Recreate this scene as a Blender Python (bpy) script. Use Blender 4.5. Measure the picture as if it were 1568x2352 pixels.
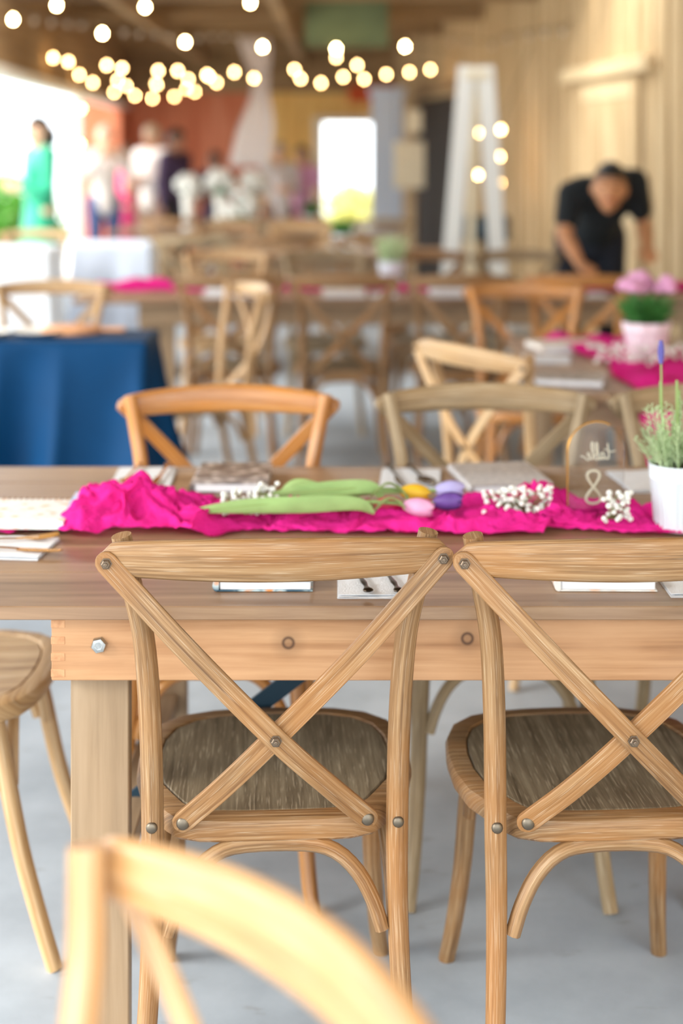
import bpy, bmesh, math, random
from mathutils import Vector, Matrix, noise

# ------------------------------------------------------------------ clear
for o in list(bpy.data.objects):
    bpy.data.objects.remove(o, do_unlink=True)
SC = bpy.context.scene
COL = SC.collection
R = math.radians
random.seed(7)

# ------------------------------------------------------------------ camera
EYE, FPX, HOR = 1.44, 50.0 / 36.0 * 2352.0, 350.0
cam_d = bpy.data.cameras.new('camera')
cam_d.sensor_fit = 'VERTICAL'
cam_d.sensor_height = 36.0
cam_d.sensor_width = 24.0
cam_d.lens = 50.0
cam_d.shift_y = -(1176.0 - HOR) / 2352.0
cam_d.clip_start = 0.05
cam_d.clip_end = 300
cam_d.dof.use_dof = True
cam_d.dof.focus_distance = 2.02
cam_d.dof.aperture_fstop = 1.9
cam_d.dof.aperture_blades = 9
cam = bpy.data.objects.new('camera', cam_d)
cam.location = (0, 0, EYE)
cam.rotation_euler = (R(90), 0, 0)
COL.objects.link(cam)
SC.camera = cam

# ------------------------------------------------------------------ sky, exposure
W = bpy.data.worlds.new('overcast_sky')
SC.world = W
W.use_nodes = True
bg = W.node_tree.nodes['Background']
bg.inputs['Color'].default_value = (0.90, 0.96, 1.0, 1)
bg.inputs['Strength'].default_value = 2.3
sun_d = bpy.data.lights.new('veiled_sun', 'SUN')
sun_d.energy = 2.2
sun_d.angle = R(24)
sun_d.color = (1.0, 0.96, 0.90)
sun = bpy.data.objects.new('veiled_sun', sun_d)
sun.rotation_euler = Vector((0.78, 0.30, -0.50)).to_track_quat('-Z', 'Y').to_euler()
COL.objects.link(sun)
SC.view_settings.view_transform = 'Standard'
SC.view_settings.look = 'None'
SC.view_settings.gamma = 1.0
SC.view_settings.use_curve_mapping = False
SC.view_settings.exposure = 0.88


# ------------------------------------------------------------------ helpers
def P(px, py, Y):
    """world point seen at photograph pixel (px, py) when it stands Y metres away"""
    return Vector(((px - 784.0) * Y / FPX, Y, EYE - (py - HOR) * Y / FPX))


def lin(r, g, b):
    f = lambda c: (c / 255.0) / 12.92 if c <= 10 else ((c / 255.0 + 0.055) / 1.055) ** 2.4
    return (f(r), f(g), f(b), 1.0)


def mat(name, rgb, rough=0.6, metal=0.0, spec=0.5, trans=0.0, emit=None, estr=0.0, sheen=0.0, translucent=0.0, var=0.0, vscale=8.0, bump=0.0, bscale=60.0):
    m = bpy.data.materials.new(name)
    m.use_nodes = True
    nt = m.node_tree
    b = nt.nodes['Principled BSDF']
    c = lin(*rgb)
    b.inputs['Base Color'].default_value = c
    b.inputs['Roughness'].default_value = rough
    b.inputs['Metallic'].default_value = metal
    b.inputs['Specular IOR Level'].default_value = spec
    b.inputs['Transmission Weight'].default_value = trans
    if sheen:
        b.inputs['Sheen Weight'].default_value = sheen
    if emit:
        b.inputs['Emission Color'].default_value = lin(*emit)
        b.inputs['Emission Strength'].default_value = estr
    tc = None
    if var or bump:
        tc = nt.nodes.new('ShaderNodeTexCoord')
    if var:
        n = nt.nodes.new('ShaderNodeTexNoise')
        n.inputs['Scale'].default_value = vscale
        n.inputs['Detail'].default_value = 5
        nt.links.new(tc.outputs['Object'], n.inputs['Vector'])
        rp = nt.nodes.new('ShaderNodeValToRGB')
        rp.color_ramp.elements[0].position = 0.3
        rp.color_ramp.elements[1].position = 0.7
        rp.color_ramp.elements[0].color = tuple(max(0, x * (1 - var)) for x in c[:3]) + (1,)
        rp.color_ramp.elements[1].color = tuple(min(1, x * (1 + var)) for x in c[:3]) + (1,)
        nt.links.new(n.outputs['Fac'], rp.inputs['Fac'])
        nt.links.new(rp.outputs['Color'], b.inputs['Base Color'])
    if bump:
        n2 = nt.nodes.new('ShaderNodeTexNoise')
        n2.inputs['Scale'].default_value = bscale
        n2.inputs['Detail'].default_value = 4
        nt.links.new(tc.outputs['Object'], n2.inputs['Vector'])
        bp = nt.nodes.new('ShaderNodeBump')
        bp.inputs['Strength'].default_value = bump
        bp.inputs['Distance'].default_value = 0.01
        nt.links.new(n2.outputs['Fac'], bp.inputs['Height'])
        nt.links.new(bp.outputs['Normal'], b.inputs['Normal'])
    if translucent:
        tr = nt.nodes.new('ShaderNodeBsdfTranslucent')
        tr.inputs['Color'].default_value = c
        mx = nt.nodes.new('ShaderNodeMixShader')
        mx.inputs['Fac'].default_value = translucent
        nt.links.new(b.outputs['BSDF'], mx.inputs[1])
        nt.links.new(tr.outputs['BSDF'], mx.inputs[2])
        nt.links.new(mx.outputs['Shader'], nt.nodes['Material Output'].inputs['Surface'])
    return m


def wood(name, dark, mid, light, rough=0.5, across=70.0, along=2.2, patch=None, patch_amt=0.0, bump=0.25, spec=0.35, knots=None, limed=0.0):
    """grain runs along the UV v axis; UVs are metres"""
    m = bpy.data.materials.new(name)
    m.use_nodes = True
    nt = m.node_tree
    N, L = nt.nodes, nt.links
    b = N['Principled BSDF']
    b.inputs['Roughness'].default_value = rough
    b.inputs['Specular IOR Level'].default_value = spec
    uv = N.new('ShaderNodeUVMap')
    uv.uv_map = 'UVMap'
    oi = N.new('ShaderNodeObjectInfo')
    mp = N.new('ShaderNodeMapping')
    mp.inputs['Scale'].default_value = (across, along, 1)
    L.new(uv.outputs['UV'], mp.inputs['Vector'])
    sh = N.new('ShaderNodeVectorMath')
    sh.operation = 'MULTIPLY_ADD'
    sh.inputs[1].default_value = (1, 1, 1)
    rnd = N.new('ShaderNodeCombineXYZ')
    mul = N.new('ShaderNodeMath')
    mul.operation = 'MULTIPLY'
    mul.inputs[1].default_value = 50.0
    L.new(oi.outputs['Random'], mul.inputs[0])
    L.new(mul.outputs[0], rnd.inputs['X'])
    L.new(mul.outputs[0], rnd.inputs['Z'])
    L.new(mp.outputs['Vector'], sh.inputs[0])
    L.new(rnd.outputs['Vector'], sh.inputs[2])
    n1 = N.new('ShaderNodeTexNoise')
    n1.inputs['Scale'].default_value = 1.0
    n1.inputs['Detail'].default_value = 6
    n1.inputs['Roughness'].default_value = 0.62
    n1.inputs['Distortion'].default_value = 0.35
    L.new(sh.outputs['Vector'], n1.inputs['Vector'])
    rp = N.new('ShaderNodeValToRGB')
    e = rp.color_ramp.elements
    e[0].position, e[0].color = 0.30, lin(*dark)
    e[1].position, e[1].color = 0.70, lin(*light)
    x = e.new(0.50)
    x.color = lin(*mid)
    L.new(n1.outputs['Fac'], rp.inputs['Fac'])
    col = rp.outputs['Color']
    if patch:
        mp2 = N.new('ShaderNodeMapping')
        mp2.inputs['Scale'].default_value = (9, 3.0, 1)
        L.new(uv.outputs['UV'], mp2.inputs['Vector'])
        sh2 = N.new('ShaderNodeVectorMath')
        sh2.operation = 'ADD'
        L.new(mp2.outputs['Vector'], sh2.inputs[0])
        L.new(rnd.outputs['Vector'], sh2.inputs[1])
        n2 = N.new('ShaderNodeTexNoise')
        n2.inputs['Scale'].default_value = 1.4
        n2.inputs['Detail'].default_value = 4
        L.new(sh2.outputs['Vector'], n2.inputs['Vector'])
        r2 = N.new('ShaderNodeValToRGB')
        r2.color_ramp.elements[0].position = 0.42
        r2.color_ramp.elements[1].position = 0.66
        r2.color_ramp.elements[0].color = (0, 0, 0, 1)
        r2.color_ramp.elements[1].color = (patch_amt, patch_amt, patch_amt, 1)
        L.new(n2.outputs['Fac'], r2.inputs['Fac'])
        mx = N.new('ShaderNodeMixRGB')
        mx.inputs['Color2'].default_value = lin(*patch)
        L.new(r2.outputs['Color'], mx.inputs['Fac'])
        L.new(col, mx.inputs['Color1'])
        col = mx.outputs['Color']
    if limed:
        mp3 = N.new('ShaderNodeMapping')
        mp3.inputs['Scale'].default_value = (across * 3.2, along * 4, 1)
        L.new(uv.outputs['UV'], mp3.inputs['Vector'])
        n3 = N.new('ShaderNodeTexNoise')
        n3.inputs['Scale'].default_value = 1
        n3.inputs['Detail'].default_value = 2
        L.new(mp3.outputs['Vector'], n3.inputs['Vector'])
        r3 = N.new('ShaderNodeValToRGB')
        r3.color_ramp.elements[0].position = 0.56
        r3.color_ramp.elements[1].position = 0.68
        r3.color_ramp.elements[0].color = (0, 0, 0, 1)
        r3.color_ramp.elements[1].color = (limed, limed, limed, 1)
        L.new(n3.outputs['Fac'], r3.inputs['Fac'])
        mx = N.new('ShaderNodeMixRGB')
        mx.inputs['Color2'].default_value = lin(226, 208, 178)
        L.new(r3.outputs['Color'], mx.inputs['Fac'])
        L.new(col, mx.inputs['Color1'])
        col = mx.outputs['Color']
    for (ku, kv) in (knots or []):
        sub = N.new('ShaderNodeVectorMath')
        sub.operation = 'SUBTRACT'
        sub.inputs[1].default_value = (ku, kv, 0)
        L.new(uv.outputs['UV'], sub.inputs[0])
        ln = N.new('ShaderNodeVectorMath')
        ln.operation = 'LENGTH'
        L.new(sub.outputs['Vector'], ln.inputs[0])
        rk = N.new('ShaderNodeValToRGB')
        ek = rk.color_ramp.elements
        ek[0].position, ek[0].color = 0.0, (0.35, 0.35, 0.35, 1)
        ek[1].position, ek[1].color = 1.0, (0, 0, 0, 1)
        for pos, v in ((0.0045, 0.35), (0.0055, 0.9), (0.0088, 0.85), (0.0105, 0.25), (0.03, 0.0)):
            q = ek.new(pos)
            q.color = (v, v, v, 1)
        L.new(ln.outputs['Value'], rk.inputs['Fac'])
        mx = N.new('ShaderNodeMixRGB')
        mx.inputs['Color2'].default_value = lin(52, 30, 20)
        L.new(rk.outputs['Color'], mx.inputs['Fac'])
        L.new(col, mx.inputs['Color1'])
        col = mx.outputs['Color']
    L.new(col, b.inputs['Base Color'])
    if bump:
        bp = N.new('ShaderNodeBump')
        bp.inputs['Strength'].default_value = bump
        bp.inputs['Distance'].default_value = 0.002
        L.new(n1.outputs['Fac'], bp.inputs['Height'])
        L.new(bp.outputs['Normal'], b.inputs['Normal'])
    return m


class MB:
    """collects shapes; build() links them as ONE mesh object. UVs are metres, v along the grain"""

    def __init__(s):
        s.v, s.f, s.uv = [], [], []

    def rings(s, rings, closed=True, cap=True, uv0=(0, 0)):
        n = len(rings[0])
        base = len(s.v)
        vv = uv0[1]
        vs = []
        prev = None
        for r in rings:
            c = sum((Vector(p) for p in r), Vector()) / n
            if prev is not None:
                vv += (c - prev).length
            vs.append(vv)
            prev = c
            s.v.extend([tuple(p) for p in r])
        mid = rings[len(rings) // 2]
        us = [uv0[0]]
        for i in range(n):
            us.append(us[-1] + (Vector(mid[(i + 1) % n]) - Vector(mid[i])).length)
        m = n if closed else n - 1
        for k in range(len(rings) - 1):
            for i in range(m):
                j = (i + 1) % n
                a = base + k * n
                s.f.append((a + i, a + j, a + n + j, a + n + i))
                s.uv.append(((us[i], vs[k]), (us[i + 1], vs[k]), (us[i + 1], vs[k + 1]), (us[i], vs[k + 1])))
        if cap and closed:
            for k, rev in ((0, True), (len(rings) - 1, False)):
                idx = [base + k * n + i for i in range(n)]
                pts = [Vector(p) for p in rings[k]]
                c = sum(pts, Vector()) / n
                ax = (pts[0] - c).normalized() if (pts[0] - c).length > 1e-9 else Vector((1, 0, 0))
                nrm = Vector()
                for i in range(n):
                    nrm += (pts[i] - c).cross(pts[(i + 1) % n] - c)
                ay = (nrm.normalized().cross(ax)) if nrm.length > 1e-12 else Vector((0, 1, 0))
                u = [((p - c).dot(ax) * 1.0, (p - c).dot(ay) * 1.0) for p in pts]
                if rev:
                    idx, u = idx[::-1], u[::-1]
                s.f.append(tuple(idx))
                s.uv.append(tuple(u))
        return s

    def tube(s, path, rad, n=10, cap=True, flat=1.0, up=None):
        path = [Vector(p) for p in path]
        if not isinstance(rad, (list, tuple)):
            rad = [rad] * len(path)
        t0 = (path[1] - path[0]).normalized()
        a = Vector(up) if up else (Vector((0, 0, 1)) if abs(t0.z) < 0.9 else Vector((0, 1, 0)))
        x = t0.cross(a).normalized()
        rings = []
        for i, p in enumerate(path):
            if i == 0:
                t = path[1] - path[0]
            elif i == len(path) - 1:
                t = path[-1] - path[-2]
            else:
                t = path[i + 1] - path[i - 1]
            t.normalize()
            x = (x - t * x.dot(t)).normalized()
            y = t.cross(x)
            rings.append([p + x * (rad[i] * math.cos(q)) + y * (rad[i] * flat * math.sin(q)) for q in [2 * math.pi * k / n for k in range(n)]])
        return s.rings(rings, cap=cap)

    def box(s, p0, p1, ax=0, ch=0.0):
        """box between corners, grain along axis ax, edges chamfered by ch"""
        lo = [min(a, b) for a, b in zip(p0, p1)]
        hi = [max(a, b) for a, b in zip(p0, p1)]
        b_, c_ = [(1, 2), (2, 0), (0, 1)][ax]

        def ring(t, ins):
            B0, B1, C0, C1 = lo[b_] + ins, hi[b_] - ins, lo[c_] + ins, hi[c_] - ins
            if ch > 0:
                k = max(ch - ins, ch * 0.3)
                pts = [(B0 + k, C0), (B1 - k, C0), (B1, C0 + k), (B1, C1 - k), (B1 - k, C1), (B0 + k, C1), (B0, C1 - k), (B0, C0 + k)]
            else:
                pts = [(B0, C0), (B1, C0), (B1, C1), (B0, C1)]
            out = []
            for (bb, cc) in pts:
                q = [0, 0, 0]
                q[ax], q[b_], q[c_] = t, bb, cc
                out.append(tuple(q))
            return out
        if ch > 0:
            rr = [ring(lo[ax], ch), ring(lo[ax] + ch, 0), ring(hi[ax] - ch, 0), ring(hi[ax], ch)]
        else:
            rr = [ring(lo[ax], 0), ring(hi[ax], 0)]
        return s.rings(rr, uv0=(lo[b_] + lo[c_], lo[ax]))

    def lathe(s, prof, n=20, c=(0, 0, 0), sx=1, sy=1, wave=None):
        rr = []
        for (r, z) in prof:
            ring = []
            for k in range(n):
                q = 2 * math.pi * k / n
                rad = r * (wave(q, z) if wave else 1)
                ring.append((c[0] + rad * math.cos(q) * sx, c[1] + rad * math.sin(q) * sy, c[2] + z))
            rr.append(ring)
        return s.rings(rr)

    def ball(s, c, r, n=10, m=7, sc=(1, 1, 1)):
        rr = []
        for i in range(m + 1):
            th = math.pi * (0.02 + 0.96 * i / m)
            rr.append([(c[0] + r * sc[0] * math.sin(th) * math.cos(2 * math.pi * k / n), c[1] + r * sc[1] * math.sin(th) * math.sin(2 * math.pi * k / n), c[2] - r * sc[2] * math.cos(th)) for k in range(n)])
        return s.rings(rr)

    def prism(s, outline, z0, z1, axis=2):
        def q(p, z):
            return (p[0], p[1], z) if axis == 2 else ((p[0], z, p[1]) if axis == 1 else (z, p[0], p[1]))
        return s.rings([[q(p, z0) for p in outline], [q(p, z1) for p in outline]])

    def grid(s, fn, nu, nv, su=1.0, sv=1.0):
        base = len(s.v)
        for i in range(nu + 1):
            for j in range(nv + 1):
                s.v.append(tuple(fn(i / nu, j / nv)))
        for i in range(nu):
            for j in range(nv):
                a = base + i * (nv + 1) + j
                s.f.append((a, a + nv + 1, a + nv + 2, a + 1))
                s.uv.append(((j / nv * sv, i / nu * su), (j / nv * sv, (i + 1) / nu * su), ((j + 1) / nv * sv, (i + 1) / nu * su), ((j + 1) / nv * sv, i / nu * su)))
        return s

    def xf(s, M, start=0):
        s.v[start:] = [tuple(M @ Vector(p)) for p in s.v[start:]]
        return s

    def mesh(s, name, m=None, smooth=True, angle=40):
        me = bpy.data.meshes.new(name)
        me.from_pydata(s.v, [], s.f)
        ul = me.uv_layers.new(name='UVMap')
        flat = [c for f in s.uv for p in f for c in p]
        ul.data.foreach_set('uv', flat)
        bm = bmesh.new()
        bm.from_mesh(me)
        bmesh.ops.recalc_face_normals(bm, faces=bm.faces)
        bm.to_mesh(me)
        bm.free()
        if smooth:
            me.polygons.foreach_set('use_smooth', [True] * len(me.polygons))
            me.set_sharp_from_angle(angle=R(angle))
        if m:
            me.materials.append(m)
        return me

    def build(s, name, m, parent=None, smooth=True, angle=40, loc=None, rz=0):
        o = bpy.data.objects.new(name, s.mesh(name, m, smooth, angle))
        COL.objects.link(o)
        if parent:
            o.parent = parent
        if loc is not None:
            o.location = loc
            o.rotation_euler.z = rz
        return o


def inst(name, me, parent, loc=(0, 0, 0), rot=(0, 0, 0), sc=(1, 1, 1)):
    o = bpy.data.objects.new(name, me)
    COL.objects.link(o)
    o.parent = parent
    o.location, o.rotation_euler, o.scale = loc, rot, sc
    return o


def tag(o, label=None, cat=None, group=None, kind=None):
    if label:
        o['label'] = label
    if cat:
        o['category'] = cat
    if group:
        o['group'] = group
    if kind:
        o['kind'] = kind
    return o


def thing(name, label, cat, loc=(0, 0, 0), rz=0.0, group=None):
    o = bpy.data.objects.new(name, None)
    o.empty_display_size = 0.1
    COL.objects.link(o)
    o.location = loc
    o.rotation_euler = (0, 0, rz)
    return tag(o, label, cat, group)


def copy_tree(o, parent=None, skip=()):
    c = o.copy()
    COL.objects.link(c)
    c.parent = parent
    for ch in o.children:
        if ch.name.split('.')[0] not in skip:
            copy_tree(ch, c, skip)
    return c


def smooth_path(pts, n=6):
    pts = [Vector(p) for p in pts]
    q = [pts[0] * 2 - pts[1]] + pts + [pts[-1] * 2 - pts[-2]]
    out = []
    for i in range(1, len(q) - 2):
        a, b, c, d = q[i - 1], q[i], q[i + 1], q[i + 2]
        for k in range(n):
            t = k / n
            out.append(0.5 * ((2 * b) + (c - a) * t + (2 * a - 5 * b + 4 * c - d) * t * t + (3 * b - a - 3 * c + d) * t ** 3))
    out.append(pts[-1])
    return out


def lerp(a, b, t):
    return a + (b - a) * t


# ------------------------------------------------------------------ materials
M = {}
M['oak'] = wood('limed_oak', (98, 70, 44), (140, 106, 70), (168, 136, 98), rough=0.48, across=230, along=3.4, patch=(158, 104, 50), patch_amt=0.5, limed=0.25, bump=0.1)
M['fore'] = wood('highlit_amber_wood', (146, 104, 64), (188, 146, 100), (216, 182, 140), rough=0.3, spec=0.65, across=60, along=2.0, patch=(196, 138, 74), patch_amt=0.5, limed=0.2)  # amber wood paled, its bright highlight put into the colour
M['amber'] = wood('amber_wood', (132, 82, 38), (184, 124, 64), (214, 162, 102), rough=0.32, spec=0.6, across=70, along=2.0, patch=(206, 134, 48), patch_amt=0.6, limed=0.2)
M['grey'] = wood('weathered_wood', (104, 88, 66), (150, 130, 100), (184, 164, 132), rough=0.55, across=80, along=2.4, patch=(162, 128, 82), patch_amt=0.4, limed=0.35)
M['honey'] = wood('pale_honey_wood', (142, 108, 72), (188, 154, 112), (216, 188, 150), rough=0.42, across=90, along=2.4, patch=(198, 150, 92), patch_amt=0.45, limed=0.3)
M['seat'] = wood('shaded_seat_wood', (88, 76, 58), (120, 106, 84), (146, 132, 108), rough=0.5, across=95, along=5.0, limed=0.3)  # chair wood with the seat's shade mixed into the colour
M['seat_honey'] = wood('honey_seat_veneer', (138, 106, 72), (180, 148, 108), (206, 178, 140), rough=0.45, across=70, along=4.0, limed=0.3)
M['top'] = wood('table_top_wood', (112, 86, 62), (150, 120, 92), (178, 148, 116), rough=0.34, across=30, along=1.6, patch=(138, 108, 84), patch_amt=0.5, bump=0.12, spec=0.45)
M['apron'] = wood('apron_pine', (166, 112, 70), (200, 146, 98), (222, 176, 130), rough=0.5, across=42, along=1.4, patch=(196, 152, 112), patch_amt=0.6, bump=0.1,
                  knots=[(2.84, -0.082), (2.848, 0.195)])
M['endgrain'] = wood('end_grain', (160, 112, 76), (190, 140, 100), (212, 166, 122), rough=0.7, across=40, along=40, bump=0)
M['leg'] = wood('table_leg_wood', (124, 102, 78), (154, 130, 102), (174, 150, 122), rough=0.5, across=30, along=1.2, patch=(160, 132, 100), patch_amt=0.5, bump=0.1)
M['siding'] = wood('tan_siding', (164, 136, 98), (202, 174, 132), (228, 204, 164), rough=0.75, across=14, along=0.9, bump=0.1)
M['redwall'] = wood('red_siding', (190, 98, 64), (216, 128, 92), (232, 158, 124), rough=0.75, across=12, along=0.8, bump=0)
M['lampwall'] = wood('lamp_warmed_siding', (222, 166, 84), (242, 194, 112), (250, 214, 142), rough=0.7, across=12, along=0.8, bump=0)  # glow of a warm lamp put into the boards' colour
M['ceil'] = wood('ceiling_wood', (116, 86, 58), (146, 114, 80), (168, 138, 104), rough=0.8, across=10, along=0.8, bump=0)
M['beam'] = wood('beam_wood', (126, 98, 66), (156, 126, 90), (178, 150, 114), rough=0.8, across=14, along=0.8, bump=0)
M['greenbeam'] = mat('olive_painted_board', (104, 118, 84), 0.7, var=0.2, vscale=3)
M['steel'] = mat('bright_bolt_steel', (176, 178, 176), 0.32, 1.0, var=0.15, vscale=200)
M['bolt'] = mat('aged_bolt', (116, 100, 84), 0.4, 0.85)
M['rivet'] = mat('dull_nickel_rivet', (118, 108, 94), 0.45, 0.9)
M['brace'] = mat('dark_teal_steel', (30, 58, 74), 0.5, 0.3)
M['white'] = mat('white_paint', (238, 238, 232), 0.5)
M['paletrim'] = mat('pale_tan_trim', (222, 198, 156), 0.6, var=0.06)
M['cream'] = mat('cream_paint', (236, 224, 196), 0.6, var=0.05)
M['paper'] = mat('paper_pages', (236, 238, 242), 0.8)
M['linen'] = mat('white_linen', (232, 236, 240), 0.9, bump=0.3, bscale=400, var=0.04, vscale=30)
M['blue'] = mat('navy_satin', (0, 58, 100), 0.6, spec=0.15, var=0.1, vscale=6)
M['paleblue'] = mat('pale_blue_cloth', (206, 214, 228), 0.85)
M['pink'] = mat('fuchsia_gauze', (252, 42, 152), 0.9, spec=0.2, translucent=0.22, var=0.2, vscale=34, bump=0.5, bscale=220)
M['gold'] = mat('gold_metal', (206, 150, 70), 0.25, 1.0)
M['silver'] = mat('antique_silver', (150, 146, 140), 0.25, 1.0, var=0.3, vscale=150)
M['darkmetal'] = mat('dark_handle_metal', (70, 62, 54), 0.3, 1.0)
M['green'] = mat('tulip_leaf_green', (164, 198, 128), 0.45, translucent=0.3, var=0.18, vscale=20)
M['stem'] = mat('stem_green', (150, 176, 104), 0.5, translucent=0.2)
M['lavleaf'] = mat('lavender_leaf', (204, 222, 178), 0.6, translucent=0.3, var=0.25, vscale=30)
M['fern'] = mat('deep_green_leaf', (74, 138, 66), 0.55, translucent=0.3, var=0.3, vscale=20)
M['bush_yellow'] = mat('yellow_green_foliage', (222, 218, 140), 0.6, translucent=0.4, var=0.2, vscale=3)  # pale yellow-green leaf colour
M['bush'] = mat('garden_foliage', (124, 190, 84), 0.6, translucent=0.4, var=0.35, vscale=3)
M['yellow'] = mat('yellow_petal', (250, 206, 54), 0.5, translucent=0.3)
M['palepink'] = mat('pale_pink_petal', (250, 188, 224), 0.5, translucent=0.3, var=0.12, vscale=40)
M['purple'] = mat('purple_petal', (112, 76, 158), 0.5, translucent=0.25, var=0.2, vscale=40)
M['lavender'] = mat('lavender_floret', (96, 92, 164), 0.6)
M['lilac'] = mat('lilac_petal', (196, 190, 236), 0.5, translucent=0.3)
M['red'] = mat('cerise_petal', (222, 24, 96), 0.5, translucent=0.3)
M['blossom'] = mat('white_blossom', (246, 246, 240), 0.7, translucent=0.2)
M['soil'] = mat('potting_soil', (64, 46, 34), 0.9)
M['potwhite'] = mat('white_enamel_pot', (226, 236, 242), 0.35)
M['potpink'] = mat('pale_pink_pot', (244, 222, 232), 0.4)
M['floor'] = None
M['black'] = mat('black_plastic', (18, 22, 24), 0.5)
M['dark'] = mat('doorway_gloom', (48, 36, 24), 0.8, var=0.2, vscale=4)  # darkness of the open doorway as a colour
M['rust'] = mat('rust_red_lintel', (206, 84, 36), 0.7, var=0.15, vscale=3)
M['skin_tan'] = mat('skin_tan', (206, 148, 104), 0.55, var=0.05, vscale=12)
M['skin_light'] = mat('skin_light', (232, 184, 152), 0.55)
M['skin_deep'] = mat('skin_deep', (150, 100, 74), 0.55)
M['hair_dark'] = mat('dark_hair', (24, 22, 18), 0.5)
M['hair_brown'] = mat('brown_hair', (92, 68, 48), 0.5)
M['hair_grey'] = mat('pale_hair', (206, 190, 170), 0.5)
M['eye'] = mat('eye_dark', (30, 22, 18), 0.2)
M['lip'] = mat('lip', (176, 96, 84), 0.5)
M['tshirt'] = mat('black_tshirt', (20, 28, 32), 0.85, var=0.15, vscale=10)
M['jeans'] = mat('dark_trousers', (26, 32, 44), 0.85)
M['emerald'] = mat('emerald_satin', (20, 172, 128), 0.5, sheen=0.3, var=0.12, vscale=5)
M['hotpink'] = mat('hot_pink_fabric', (238, 72, 132), 0.7, var=0.1, vscale=5)
M['navy'] = mat('navy_fabric', (74, 88, 132), 0.8)
M['plum'] = mat('plum_fabric', (66, 46, 76), 0.8)
M['taupe'] = mat('taupe_fabric', (150, 118, 100), 0.8)
M['offwhite'] = mat('offwhite_fabric', (236, 226, 222), 0.8)
M['glassbulb'] = mat('bulb_glass', (226, 214, 196), 0.15, spec=0.8)
M['lit'] = mat('lit_bulb', (255, 214, 150), 0.4, emit=(255, 206, 134), estr=26.0)
M['lit_hot'] = mat('bright_lit_bulb', (255, 224, 170), 0.4, emit=(255, 218, 150), estr=80.0)
M['wire'] = mat('string_wire', (54, 44, 34), 0.6)
M['cover1'] = None
M['orange'] = mat('terracotta_board', (226, 164, 116), 0.6)
M['plate'] = mat('white_plate', (240, 238, 230), 0.25)
M['pathstone'] = mat('pale_paving', (214, 212, 204), 0.8, var=0.08, vscale=1)


def floor_mat():
    m = bpy.data.materials.new('grey_concrete')
    m.use_nodes = True
    nt = m.node_tree
    N, L = nt.nodes, nt.links
    b = N['Principled BSDF']
    tc = N.new('ShaderNodeTexCoord')
    n1 = N.new('ShaderNodeTexNoise')
    n1.inputs['Scale'].default_value = 2.2
    n1.inputs['Detail'].default_value = 8
    n1.inputs['Roughness'].default_value = 0.65
    L.new(tc.outputs['Object'], n1.inputs['Vector'])
    rp = N.new('ShaderNodeValToRGB')
    e = rp.color_ramp.elements
    e[0].position, e[0].color = 0.3, lin(148, 157, 165)
    e[1].position, e[1].color = 0.7, lin(182, 191, 199)
    L.new(n1.outputs['Fac'], rp.inputs['Fac'])
    mp = N.new('ShaderNodeMapping')
    mp.inputs['Scale'].default_value = (9, 22, 1)
    L.new(tc.outputs['Object'], mp.inputs['Vector'])
    n2 = N.new('ShaderNodeTexNoise')
    n2.inputs['Scale'].default_value = 1.0
    n2.inputs['Detail'].default_value = 5
    L.new(mp.outputs['Vector'], n2.inputs['Vector'])
    r2 = N.new('ShaderNodeValToRGB')
    r2.color_ramp.elements[0].position = 0.64
    r2.color_ramp.elements[1].position = 0.78
    r2.color_ramp.elements[0].color = (0, 0, 0, 1)
    r2.color_ramp.elements[1].color = (0.55, 0.55, 0.55, 1)
    L.new(n2.outputs['Fac'], r2.inputs['Fac'])
    mx = N.new('ShaderNodeMixRGB')
    mx.inputs['Color2'].default_value = lin(118, 112, 104)
    L.new(r2.outputs['Color'], mx.inputs['Fac'])
    L.new(rp.outputs['Color'], mx.inputs['Color1'])
    L.new(mx.outputs['Color'], b.inputs['Base Color'])
    b.inputs['Roughness'].default_value = 0.5
    b.inputs['Specular IOR Level'].default_value = 0.4
    return m


def cover_mat(name, a, b_, c, scale):
    m = bpy.data.materials.new(name)
    m.use_nodes = True
    nt = m.node_tree
    N, L = nt.nodes, nt.links
    b = N['Principled BSDF']
    tc = N.new('ShaderNodeTexCoord')
    n1 = N.new('ShaderNodeTexVoronoi')
    n1.inputs['Scale'].default_value = scale
    L.new(tc.outputs['Object'], n1.inputs['Vector'])
    n2 = N.new('ShaderNodeTexNoise')
    n2.inputs['Scale'].default_value = scale * 0.8
    L.new(tc.outputs['Object'], n2.inputs['Vector'])
    ad = N.new('ShaderNodeMath')
    ad.operation = 'MULTIPLY'
    L.new(n1.outputs['Distance'], ad.inputs[0])
    L.new(n2.outputs['Fac'], ad.inputs[1])
    rp = N.new('ShaderNodeValToRGB')
    e = rp.color_ramp.elements
    e[0].position, e[0].color = 0.08, lin(*a)
    e[1].position, e[1].color = 0.38, lin(*b_)
    q = e.new(0.2)
    q.color = lin(*c)
    L.new(ad.outputs[0], rp.inputs['Fac'])
    L.new(rp.outputs['Color'], b.inputs['Base Color'])
    b.inputs['Roughness'].default_value = 0.28
    return m


M['floor'] = floor_mat()
M['cover_dark'] = cover_mat('dark_floral_cover', (214, 208, 204), (84, 78, 78), (146, 138, 134), 40)
M['cover_grey'] = cover_mat('grey_speckled_cover', (200, 194, 190), (166, 162, 162), (184, 180, 180), 90)
M['cover_light'] = cover_mat('ivory_floral_cover', (236, 190, 150), (240, 238, 232), (226, 226, 222), 45)
M['cover_blue'] = cover_mat('teal_floral_cover', (230, 150, 80), (60, 92, 110), (190, 210, 214), 50)
M['card'] = cover_mat('printed_card', (236, 186, 170), (170, 196, 236), (196, 214, 240), 60)


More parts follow.
